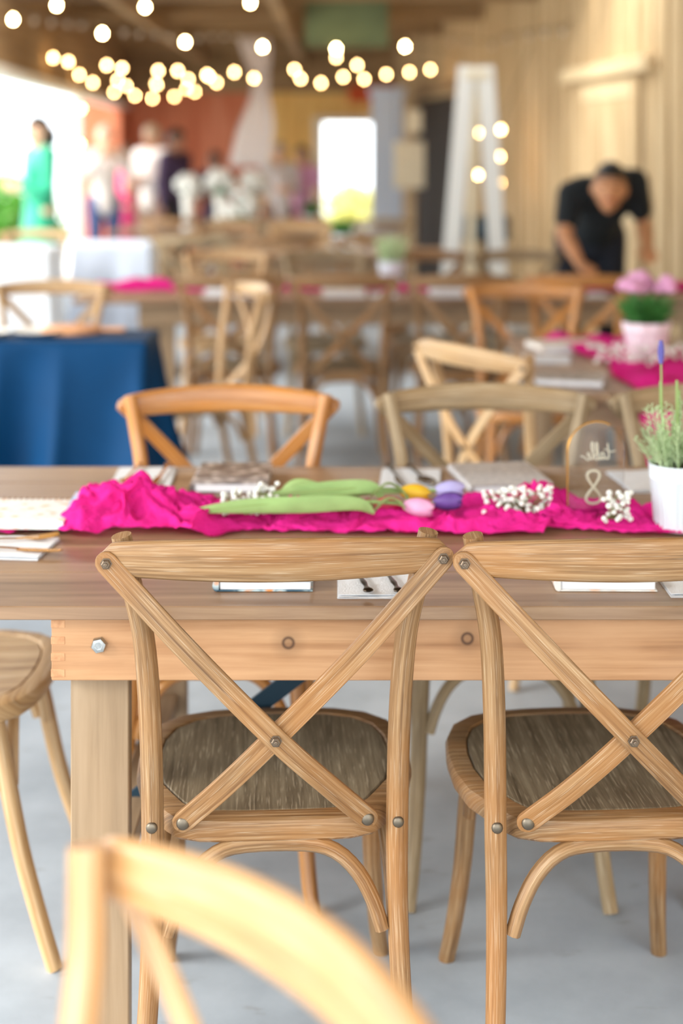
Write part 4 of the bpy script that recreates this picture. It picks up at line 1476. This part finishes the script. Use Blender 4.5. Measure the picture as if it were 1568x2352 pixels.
strand('nearest lit festoon strand crossing the top edge of the picture', dep([(-60, 5), (130, 12), (333, 16), (575, 6)], 9.0, 9.6), bulb_hot, (leftx(8.5), 8.5, 2.6), (0.3, 9.62, CEIL - 0.19))
strand('lit festoon strand of widely spaced bulbs sagging below the first', dep([(30, 45), (235, 77), (425, 97), (603, 108), (772, 112), (930, 107)], 9.2, 13.0), bulb_hot, (leftx(8.8), 8.8, 2.55), (wallx(14) - 0.05, 14.0, 2.42))
strand('lit festoon strand running above the crowded rows towards the tan wall', dep([(-5, 110), (38, 125), (122, 133), (157, 142), (245, 150), (280, 157), (363, 163), (408, 163), (475, 172), (538, 166), (583, 180), (676, 160), (690, 181), (737, 191), (788, 177)], 11.5, 13.8), bulb_lit,
       (leftx(10.5), 10.5, 2.35), (0.05, 14.2, 2.3))
strand('short lit festoon strand ending at the tan wall above the rust lintel', dep([(772, 132), (820, 150), (836, 182), (887, 171), (940, 166), (988, 160)], 13.0, 14.6), bulb_lit, (-0.3, 13.2, 2.67), (wallx(15) - 0.05, 15.0, 2.3))
strand('middle lit festoon strand of the crowded far rows', dep([(103, 157), (138, 174), (182, 172), (213, 190), (270, 185), (290, 198), (360, 195), (432, 182), (480, 176), (497, 190)], 13.0, 14.6), bulb_lit, (leftx(12.5), 12.5, 2.3), (-1.2, 15.02, 2.66))
strand('lowest lit festoon strand of the crowded far rows', dep([(187, 198), (262, 212), (310, 220), (350, 226), (357, 192), (400, 222), (428, 204), (447, 211)], 14.5, 16.2), bulb_lit, (leftx(14), 14.0, 2.3), (-1.3, 16.82, 2.66))
strand('lit bulbs hanging down beside the corner post', [(187, 250, 13.85), (184, 330, 13.85), (187, 365, 13.85)], bulb_lit, (leftx(13.85) + 0.02, 13.85, 2.1))
strand('warm bulbs hanging down the tan wall behind the white easel', [(1150, 298, 11.5), (1097, 305, 11.7), (1147, 360, 11.5), (1097, 402, 11.7), (1148, 420, 11.5)], bulb_lit, (wallx(11.5) - 0.06, 11.5, 2.3))
strand('unlit clear bulbs strung along the upper tan wall', dep([(1035, 98), (1070, 100), (1130, 107), (1165, 92), (1215, 85), (1250, 78), (1292, 76)], 13.2, 10.6), bulb_off, None, (wallx(10.5) - 0.04, 10.5, 2.42))
strand('unlit clear bulbs strung between the lit upper strands', dep([(78, 48), (118, 52), (155, 55), (187, 58), (285, 75), (320, 78), (357, 78), (390, 85), (455, 88), (485, 85), (515, 86), (545, 86)], 10.2, 12.2), bulb_off, (leftx(9.6), 9.6, 2.6), (0.0, 13.22, CEIL - 0.19))

# ================================================================== white easel
ea = thing('easel', 'tall white wooden A-frame easel standing before the tan wall', 'easel')
EY = 9.0


def leg(a, b, w, d, m, parent, nm):
    a, b = Vector(a), Vector(b)
    t = (b - a).normalized()
    u = t.cross(Vector((0, 1, 0))).normalized()
    v = u.cross(t)
    MB().rings([[q + u * w + v * d, q - u * w + v * d, q - u * w - v * d, q + u * w - v * d] for q in (a, b)]).build(nm, m, parent, smooth=False)


p0, p1 = P(1072, 152, EY), P(1036, 560, EY)
k = p0.z / (p0.z - p1.z)
leg(p0, (p0.x + (p1.x - p0.x) * k, EY - 0.12, 0.0), 0.052, 0.02, M['white'], ea, 'leg')
p0, p1 = P(1114, 152, EY), P(1138, 570, EY)
k = p0.z / (p0.z - p1.z)
leg(p0, (p0.x + (p1.x - p0.x) * k, EY - 0.12, 0.0), 0.052, 0.02, M['white'], ea, 'leg')
leg((P(1093, 160, EY).x, EY + 0.03, 1.93), (P(1090, 160, EY).x, EY + 0.55, 0.0), 0.025, 0.018, M['cream'], ea, 'rear_leg')
MB().box((P(1066, 0, EY).x, EY - 0.03, 1.90), (P(1122, 0, EY).x, EY + 0.02, 1.96), 0, 0.004).build('top_block', M['cream'], ea)
MB().box((P(1030, 0, EY).x, EY - 0.14, 0.62), (P(1150, 0, EY).x, EY - 0.06, 0.66), 0, 0.004).build('ledge', M['cream'], ea)
# black speaker behind it
sp = thing('loudspeaker', 'black box speaker on a stand behind the white easel', 'speaker', (P(1115, 515, 10.3).x, 10.3, 0))
MB().box((-0.165, -0.12, 0.80), (0.165, 0.12, 0.985), 0, 0.012).build('cabinet', M['black'], sp)
MB().lathe([(0.06, 0), (0.062, 0.004), (0.05, 0.006), (0.02, 0.002)], 20).xf(Matrix.Translation((-0.07, -0.121, 0.89)) @ Matrix.Rotation(R(90), 4, 'X')).build('driver', M['brace'], sp)
MB().tube([(0, 0, 0.02), (0, 0, 0.80)], 0.018, 10).build('pole', M['black'], sp)
for a in range(3):
    MB().tube([(0, 0, 0.25), (0.28 * math.cos(a * 2.09), 0.28 * math.sin(a * 2.09), 0.01)], 0.012, 8).build('leg', M['black'], sp)

# cream hanging boards near the pillar
for (x0p, x1p, y0p, y1p, Y, lb) in ((932, 968, 252, 305, 14.6, 'small cream board hung above the larger one by the dark doorway'), (905, 975, 325, 432, 14.6, 'large cream board hung by the dark doorway')):
    t = thing('hanging_board', lb, 'board', (0, 0, 0), 0, 'cream boards hung by the dark doorway')
    a, b = P(x0p, y0p, Y), P(x1p, y1p, Y)
    MB().box((a.x, Y, b.z), (b.x, Y + 0.03, a.z), 0, 0.006).build('panel', M['cream'], t)
    for xx in (a.x + 0.012, b.x - 0.012):
        MB().tube([(xx, Y + 0.015, a.z), (xx, Y + 0.015, CEIL)], 0.004, 5).build('cord', M['wire'], t)


# white drape hanging from the ceiling
def drape():
    def fn(u, v):
        z = lerp(2.66, 1.30, u)
        w = lerp(0.16, 0.07, math.sin(math.pi * min(1, u * 1.3)) ** 2) + 0.05 * u
        cx = P(582, 0, 15).x + 0.07 * math.sin(u * 4)
        s = (v - 0.5) * 2
        return (cx + s * w, 15.06 + 0.035 * math.sin(s * 9 + u * 3), z)
    o = MB().grid(fn, 40, 30).build('ceiling_drape', M['offwhite'], angle=180)
    so = o.modifiers.new('thickness', 'SOLIDIFY')
    so.thickness = 0.004
    tag(o, 'white fabric drape gathered and hanging from the ceiling beam', 'drape')


drape()


# white flower arrangements on the fourth table
def bouquet(px, py, Y, r, seed, label):
    rg = random.Random(seed)
    c = P(px, py, Y)
    t = thing('flower_arrangement', label, 'flowers', (c.x, Y, TZ + 0.001), 0, 'white flower arrangements on the fourth table')
    hz = c.z - TZ
    MB().lathe([(0.05, 0), (0.055, 0.005), (0.04, hz * 0.3), (0.05, hz * 0.62), (0.06, max(0.05, hz - r * 0.7)), (0.05, max(0.05, hz - r * 0.7))], 18).build('vase', M['plate'], t)
    fol = tuft(t, r * 0.8, max(0.03, hz - r), hz + r * 0.4, 60, M['fern'], seed, leafw=0.012)
    me = MB()
    for q in range(7):
        a = q * 0.9
        me.ball((0.02 * math.cos(a), 0.02 * math.sin(a), 0.008 * (q % 3)), 0.024, 7, 5, (1, 1, 0.8))
    me = me.mesh('bloom', M['blossom'])
    for k in range(26):
        a, b = rg.uniform(0, 6.28), math.acos(rg.uniform(-0.5, 1))
        inst('bloom', me, t, (r * math.sin(b) * math.cos(a), r * math.sin(b) * math.sin(a), hz + r * 0.9 * math.cos(b)), (rg.random(), rg.random(), rg.random()), (rg.uniform(0.9, 1.4),) * 3)


bouquet(432, 430, 12.5, 0.085, 1, 'white flower arrangement nearest the guests on the fourth table')
bouquet(505, 425, 12.5, 0.11, 2, 'largest white flower arrangement in the middle of the fourth table')
bouquet(582, 425, 12.6, 0.10, 3, 'white flower arrangement on the fourth table beside the white drape')
bouquet(555, 478, 12.3, 0.13, 4, 'low white flower arrangement at the near edge of the fourth table')


# ================================================================== people
def remeshed(mb, voxel, name, m, parent, smooth_it=6):
    me = mb.mesh(name + '_src', None, False)
    o = bpy.data.objects.new(name + '_src', me)
    COL.objects.link(o)
    md = o.modifiers.new('r', 'REMESH')
    md.mode = 'VOXEL'
    md.voxel_size = voxel
    sm = o.modifiers.new('s', 'SMOOTH')
    sm.iterations = smooth_it
    sm.factor = 0.5
    dg = bpy.context.evaluated_depsgraph_get()
    me2 = bpy.data.meshes.new_from_object(o.evaluated_get(dg))
    bpy.data.objects.remove(o, do_unlink=True)
    bpy.data.meshes.remove(me)
    me2.name = name
    me2.materials.clear()
    me2.materials.append(m)
    me2.polygons.foreach_set('use_smooth', [True] * len(me2.polygons))
    r = bpy.data.objects.new(name, me2)
    COL.objects.link(r)
    r.parent = parent
    return r


def limb(mb, pts, rad, n=12):
    p = smooth_path(pts, 4)
    m = len(p)
    k = len(rad) - 1
    rr = []
    for i in range(m):
        q = i / (m - 1) * k
        a = min(k - 1, int(q))
        rr.append(lerp(rad[a], rad[a + 1], q - a))
    mb.tube(p, rr, n)
    mb.ball(tuple(p[0]), rr[0], n, 7)
    mb.ball(tuple(p[-1]), rr[-1], n, 7)


def hand(mb, wrist, d, palm_n, thumb_side, curl=0.5):
    """palm and five bent fingers; d = direction of the fingers, palm_n = palm normal"""
    w, d, nrm = Vector(wrist), Vector(d).normalized(), Vector(palm_n).normalized()
    s = d.cross(nrm).normalized() * thumb_side
    nrm = s.cross(d).normalized() * (1 if s.cross(d).dot(nrm) > 0 else -1)
    for k in (-1.0, -0.33, 0.33, 1.0):
        limb(mb, [w + s * 0.012 * k, w + d * 0.045 + s * 0.022 * k, w + d * 0.088 + s * 0.030 * k], [0.016, 0.015, 0.012], 8)
    for k, ln in ((1.0, 0.070), (0.33, 0.080), (-0.33, 0.075), (-1.0, 0.058)):
        b = w + d * 0.085 + s * 0.030 * k
        f = (d + nrm * curl * 0.5).normalized()
        g = (d + nrm * curl * 1.4).normalized()
        limb(mb, [b, b + f * ln * 0.5, b + f * ln * 0.5 + g * ln * 0.5], [0.0098, 0.0092, 0.008], 8)
    b = w + d * 0.028 + s * 0.024
    f = (d * 0.7 + s * 0.8 + nrm * 0.25).normalized()
    g = (d + s * 0.25 + nrm * 0.3).normalized()
    limb(mb, [b, b + f * 0.034, b + f * 0.034 + g * 0.032], [0.013, 0.011, 0.009], 8)


def head(mb, Mh):
    """head about the origin facing -y, 0.23 tall, placed by matrix Mh"""
    i = len(mb.v)

    def fn(u, v):
        th, ph = math.pi * (0.02 + 0.96 * v), 2 * math.pi * u
        x, y, z = math.sin(th) * math.cos(ph), math.sin(th) * math.sin(ph), math.cos(th)
        low = max(0, -z)
        X_ = 0.076 * x * (1 - 0.30 * low ** 1.3)
        Y_ = 0.096 * y * (1 - 0.22 * low ** 1.5) - 0.014 * low
        Z_ = 0.116 * z
        if y < -0.5 and abs(x) < 0.55:
            if 0.0 < z < 0.22 and abs(abs(x) - 0.38) < 0.2:
                Y_ += 0.008
        return (X_, Y_, Z_)
    rings = [[fn(a / 26, b / 20) for a in range(26)] for b in range(21)]
    mb.rings(rings)
    limb(mb, [(0, -0.090, 0.018), (0, -0.104, -0.012), (0, -0.110, -0.028)], [0.008, 0.011, 0.014], 8)
    mb.ball((-0.013, -0.099, -0.030), 0.009, 8, 6)
    mb.ball((0.013, -0.099, -0.030), 0.009, 8, 6)
    mb.ball((0, -0.076, -0.098), 0.022, 10, 7)
    limb(mb, [(-0.020, -0.088, -0.060), (0, -0.095, -0.058), (0.020, -0.088, -0.060)], [0.006, 0.009, 0.006], 8)
    limb(mb, [(-0.045, -0.080, 0.034), (-0.02, -0.092, 0.038), (0.02, -0.092, 0.038), (0.045, -0.080, 0.034)], [0.008, 0.009, 0.009, 0.008], 8)
    for s in (1, -1):
        mb.ball((s * 0.079, 0.008, -0.005), 0.03, 8, 7, (0.34, 0.62, 1.0))
    mb.xf(Mh, i)


def face_parts(Mh, parent, hair_m, long=0.0, brow=True):
    for s in (1, -1):
        MB().ball((s * 0.031, -0.0865, 0.012), 0.0085, 10, 7, (1.25, 0.5, 0.7)).xf(Mh).build('eye', M['eye'], parent)
    lp = MB()
    lp.tube(smooth_path([(-0.024, -0.0905, -0.060), (-0.01, -0.1010, -0.056), (0.01, -0.1010, -0.056), (0.024, -0.0905, -0.060)], 4), 0.0045, 7)
    lp.xf(Mh)
    lp.build('lips', M['lip'], parent)
    if brow:
        for s in (1, -1):
            bw_ = MB().tube(smooth_path([(s * 0.014, -0.099, 0.036), (s * 0.030, -0.097, 0.043), (s * 0.048, -0.085, 0.036)], 4), 0.004, 6)
            bw_.xf(Mh)
            bw_.build('eyebrow', hair_m, parent)
    hr = MB()

    def fn(a, b):
        th, ph = math.pi * (0.02 + 0.96 * b), 2 * math.pi * a
        x, y, z = math.sin(th) * math.cos(ph), math.sin(th) * math.sin(ph), math.cos(th)
        front = -y
        cut = 0.52 if front > 0.3 else lerp(-0.55, 0.52, max(0, (front + 0.35) / 0.65))
        k = 1.13 + 0.03 * noise.noise(Vector((x * 6, y * 6, z * 6)))
        if z < cut:
            k = 0.86 if front > -0.35 or z < -0.6 else 1.10
        p = [0.078 * x * k, 0.098 * y * k, 0.118 * z * k]
        if long and z < 0.1 and front < 0.25:
            q = min(1, (0.1 - z))
            p[2] -= long * q
            p[0] = math.copysign(max(abs(p[0]), 0.055 * abs(x)), p[0])
            p[1] = max(p[1], 0.0) + 0.035
        return tuple(p)
    hr.rings([[fn(a / 28, b / 22) for a in range(28)] for b in range(23)])
    hr.xf(Mh)
    hr.build('hair', hair_m, parent, angle=120)


def person(label, loc, rz, J, skin, hair_m, clothes, hm, long=0.0, voxel=0.008, scale=1.0, group=None, name='person'):
    t = thing(name, label, 'person', loc, R(rz), group)
    t.scale = (scale,) * 3
    b = MB()
    pel, ch, nk = Vector(J['pelvis']), Vector(J['chest']), Vector(J['neck'])
    limb(b, [pel + (pel - ch) * 0.12, pel, pel.lerp(ch, 0.5), ch, ch.lerp(nk, 0.6)], [0.095, 0.115, 0.10, 0.115, 0.07], 16)
    for s in ('l', 'r'):
        sh, el, wr_ = Vector(J['sh_' + s]), Vector(J['el_' + s]), Vector(J['wr_' + s])
        limb(b, [ch.lerp(nk, 0.4), ch.lerp(nk, 0.4).lerp(sh, 0.6) + Vector((0, 0, 0.01)), sh], [0.075, 0.07, 0.058])
        limb(b, [sh, sh.lerp(el, 0.4), el], [0.054, 0.048, 0.038])
        limb(b, [el, el.lerp(wr_, 0.35), wr_], [0.038, 0.040, 0.025])
        hp, kn_, an = Vector(J['hip_' + s]), Vector(J['kn_' + s]), Vector(J['an_' + s])
        limb(b, [pel.lerp(hp, 0.6), hp, hp.lerp(kn_, 0.4), kn_], [0.09, 0.085, 0.075, 0.054])
        limb(b, [kn_, kn_.lerp(an, 0.3), an], [0.052, 0.056, 0.035])
        ft = Vector(J.get('toe_' + s, an + Vector((0, -0.15, -0.05))))
        limb(b, [an + Vector((0, 0.03, -0.045)), an + Vector((0, -0.03, -0.04)), ft], [0.035, 0.038, 0.028])
        hd = J.get('hd_' + s, ((wr_ - el).normalized(), (0, 1, 0), 1 if s == 'l' else -1))
        hand(b, wr_, *hd)
    hc = hm.translation
    limb(b, [ch.lerp(nk, 0.75), nk, nk.lerp(hc, 0.6)], [0.07, 0.055, 0.052])
    head(b, hm)
    remeshed(b, voxel, 'body', skin, t, 4)
    face_parts(hm, t, hair_m, long)
    clothes(t, J)
    return t


def standing(arms='down', h=0.0, w=1.0):
    J = dict(pelvis=(0, 0, 0.94), chest=(0, 0, 1.27), neck=(0, 0.005, 1.43),
             sh_l=(0.175 * w, 0.0, 1.375), sh_r=(-0.175 * w, 0.0, 1.375), hip_l=(0.09, 0, 0.90), hip_r=(-0.09, 0, 0.90),
             kn_l=(0.095, -0.015, 0.50), kn_r=(-0.095, -0.015, 0.50), an_l=(0.10, 0.02, 0.085), an_r=(-0.10, 0.02, 0.085))
    for s, k in (('l', 1), ('r', -1)):
        if arms == 'down':
            J['el_' + s] = (k * 0.225, 0.02, 1.10)
            J['wr_' + s] = (k * 0.235, -0.03, 0.86)
        elif arms == 'front':
            J['el_' + s] = (k * 0.215, -0.02, 1.10)
            J['wr_' + s] = (k * 0.10, -0.20, 1.12)
        else:
            J['el_' + s] = (k * 0.23, -0.10, 1.18)
            J['wr_' + s] = (k * 0.09, -0.22, 1.36)
    return J


def c_top(m, sleeve=0.6, nm='shirt', low=0.86):
    def f(t, J):
        b = MB()
        pel, ch, nk = Vector(J['pelvis']), Vector(J['chest']), Vector(J['neck'])
        up = (ch - pel).normalized()
        limb(b, [pel - up * 0.06, pel + up * 0.02, pel.lerp(ch, 0.5), ch, ch.lerp(nk, 0.62)], [0.128, 0.132, 0.124, 0.136, 0.080], 18)
        for s in ('l', 'r'):
            sh, el, wr_ = Vector(J['sh_' + s]), Vector(J['el_' + s]), Vector(J['wr_' + s])
            limb(b, [ch.lerp(nk, 0.35), ch.lerp(nk, 0.40).lerp(sh, 0.6) + Vector((0, 0, 0.012)), sh], [0.095, 0.086, 0.072])
            if sleeve <= 1:
                limb(b, [sh, sh.lerp(el, sleeve * 0.5), sh.lerp(el, sleeve)], [0.072, 0.066, 0.062])
            else:
                limb(b, [sh, sh.lerp(el, 0.5), el], [0.070, 0.060, 0.050])
                limb(b, [el, el.lerp(wr_, 0.9)], [0.050, 0.038])
        remeshed(b, 0.010, nm, m, t, 4)
    return f


def c_trousers(m):
    def f(t, J):
        b = MB()
        pel = Vector(J['pelvis'])
        limb(b, [pel + Vector((0, 0, 0.03)), pel, pel - Vector((0, 0, 0.05))], [0.122, 0.126, 0.12], 16)
        for s in ('l', 'r'):
            hp, kn_, an = Vector(J['hip_' + s]), Vector(J['kn_' + s]), Vector(J['an_' + s])
            limb(b, [pel.lerp(hp, 0.6), hp, hp.lerp(kn_, 0.45), kn_], [0.10, 0.098, 0.088, 0.068])
            limb(b, [kn_, kn_.lerp(an, 0.4), an.lerp(kn_, 0.06)], [0.066, 0.066, 0.056])
        remeshed(b, 0.010, 'trousers', m, t, 4)
        sh_ = MB()
        for s in ('l', 'r'):
            an = Vector(J['an_' + s])
            ft = Vector(J.get('toe_' + s, an + Vector((0, -0.15, -0.05))))
            limb(sh_, [an + Vector((0, 0.035, -0.045)), an + Vector((0, -0.03, -0.038)), ft], [0.040, 0.045, 0.034])
        remeshed(sh_, 0.010, 'shoes', M['black'], t, 2)
    return f


def c_dress(m, sleeve=1.2, hem=0.05, flare=0.26):
    def f(t, J):
        c_top(m, sleeve, 'bodice')(t, J)
        pr = [(0.125, 1.06), (0.128, 1.0), (0.155, 0.90), (0.168, 0.80), (lerp(0.17, flare, 0.4), 0.55), (lerp(0.17, flare, 0.75), 0.30), (flare, hem), (flare - 0.01, hem), (0.15, 0.5)]
        MB().lathe(pr, 48, sx=1.1, sy=0.82, wave=lambda q, z: 1 + 0.05 * math.sin(q * 9) * max(0, (0.95 - z))).build('skirt', m, t, angle=100)
    return f


def combo(*fs):
    def f(t, J):
        for q in fs:
            q(t, J)
    return f


def hmat(x=0, y=-0.01, z=1.565, pitch=0, yaw=0, roll=0):
    return Matrix.Translation((x, y, z)) @ Matrix.Rotation(R(yaw), 4, 'Z') @ Matrix.Rotation(R(pitch), 4, 'X') @ Matrix.Rotation(R(roll), 4, 'Y')


# bending man behind the second table; local frame = world axes shifted to his feet
mx, my = 1.40, 8.02
J = dict(pelvis=(0.01, -0.02, 0.93), chest=(0.015, -0.28, 1.09), neck=(0.0, -0.43, 1.165),
         sh_l=(0.160, -0.36, 1.185), sh_r=(-0.160, -0.38, 1.125), hip_l=(0.095, 0, 0.90), hip_r=(-0.09, 0, 0.90),
         kn_l=(0.10, -0.03, 0.49), kn_r=(-0.10, -0.03, 0.49), an_l=(0.11, 0.05, 0.085), an_r=(-0.11, 0.05, 0.085),
         el_l=(0.225, -0.26, 0.96), wr_l=(0.20, -0.47, 0.86), el_r=(-0.205, -0.46, 0.93), wr_r=(-0.150, -0.60, 0.795),
         hd_r=((0.12, -0.9, -0.10), (0, 0, -1), 1, 0.25), hd_l=((-0.1, -0.9, -0.15), (0, 0, -1), -1, 0.5))
person('man in black t-shirt bending over the second table with head bowed', (mx, my, 0), 0, J, M['skin_tan'], M['hair_dark'],
       combo(c_top(M['tshirt'], 0.62), c_trousers(M['jeans'])), hmat(-0.010, -0.60, 1.160, -2, -10, 4), 0.0, scale=1.08)

# guests towards the open side
wx = P(92, 400, 12.0)
person('woman in a long emerald green dress standing at the open side', (wx.x, 12.0, 0), -55, standing('front'), M['skin_light'], M['hair_dark'], c_dress(M['emerald'], 1.2, 0.03, 0.20), hmat(pitch=8), 0.10, scale=1.035)
g = 'guests at the far end of the hall'
for (px, Y, rz, arms, sk, hr, cl, lg, sc_, lb) in (
        (289, 16.4, 100, 'front', 'skin_light', 'hair_brown', c_dress(M['hotpink'], 0.3, 0.30, 0.14), 0.06, 0.90, 'guest in a hot pink dress at the far end of the hall'),
        (240, 14.8, 20, 'up', 'skin_light', 'hair_grey', combo(c_top(M['offwhite'], 1.2), c_trousers(M['navy'])), 0.0, 1.02, 'guest in a white top and blue trousers beside the hot pink dress'),
        (350, 15.4, -30, 'front', 'skin_light', 'hair_grey', combo(c_top(M['offwhite'], 1.2), c_trousers(M['taupe'])), 0.0, 1.03, 'guest in a white top and taupe trousers before the red wall'),
        (402, 14.9, 60, 'down', 'skin_deep', 'hair_dark', combo(c_top(M['plum'], 1.2), c_trousers(M['black'])), 0.0, 1.0, 'guest in a plum jacket and black trousers before the red wall'),
        (640, 15.6, 20, 'front', 'skin_light', 'hair_grey', combo(c_top(M['offwhite'], 1.2), c_trousers(M['taupe'])), 0.0, 0.92, 'guest in an off-white shirt by the lamp-warmed wall'),
        (694, 15.9, -20, 'down', 'skin_light', 'hair_brown', c_dress(M['palepink'], 0.6, 0.25, 0.22), 0.05, 0.90, 'guest in a pale pink dress beside the daylight doorway'),
        (492, 15.3, 10, 'front', 'skin_deep', 'hair_dark', c_dress(M['plum'], 0.6, 0.25, 0.22), 0.05, 0.86, 'short dark-haired guest behind the white flower arrangements')):
    person(lb, (P(px, 0, Y).x, Y, 0), rz, standing(arms), M[sk], M[hr], cl, hmat(pitch=6), lg, voxel=0.010, scale=sc_, group=g)


# ================================================================== garden outside
def bush(loc, rx, rz_, n, seed, label, m='bush'):
    rg = random.Random(seed)
    t = thing('garden_bush', label, 'bush', loc, 0, 'bushes outside the hall')
    b = MB()
    for k in range(n):
        a, q = rg.uniform(0, 6.28), math.acos(rg.uniform(-1, 1))
        r = rg.random() ** 0.4
        c = Vector((rx * r * math.sin(q) * math.cos(a), rx * r * math.sin(q) * math.sin(a), rz_ + rz_ * r * math.cos(q)))
        d = Vector((rg.uniform(-1, 1), rg.uniform(-1, 1), rg.uniform(-0.4, 1))).normalized()
        s = d.cross(Vector((rg.uniform(-1, 1), rg.uniform(-1, 1), 0.2))).normalized()
        ln, w_ = rg.uniform(0.08, 0.16), rg.uniform(0.03, 0.06)
        i = len(b.v)
        b.v += [tuple(c), tuple(c + d * ln * 0.5 + s * w_), tuple(c + d * ln), tuple(c + d * ln * 0.5 - s * w_)]
        b.f += [(i, i + 1, i + 2, i + 3)]
        b.uv += [((0, 0),) * 4]
    o = b.build('foliage', M[m], t, smooth=False)
    o['kind'] = 'stuff'
    st = MB()
    for k in range(5):
        a = k * 1.26
        st.tube([(0, 0, 0), (rx * 0.3 * math.cos(a), rx * 0.3 * math.sin(a), rz_ * 0.9), (rx * 0.6 * math.cos(a), rx * 0.6 * math.sin(a), rz_ * 1.5)], [0.03, 0.02, 0.008], 6)
    st.build('branches', M['beam'], t)


p = P(25, 0, 15.0)
bush((p.x, 15.0, -0.06), 0.55, 0.62, 1500, 1, 'bright green garden bush outside the open side behind the woman in green')
p = P(-160, 0, 14.0)
bush((p.x, 14.0, -0.06), 0.5, 0.52, 1200, 2, 'lower green garden bush at the frame edge outside the open side')
p = P(812, 0, 23.0)
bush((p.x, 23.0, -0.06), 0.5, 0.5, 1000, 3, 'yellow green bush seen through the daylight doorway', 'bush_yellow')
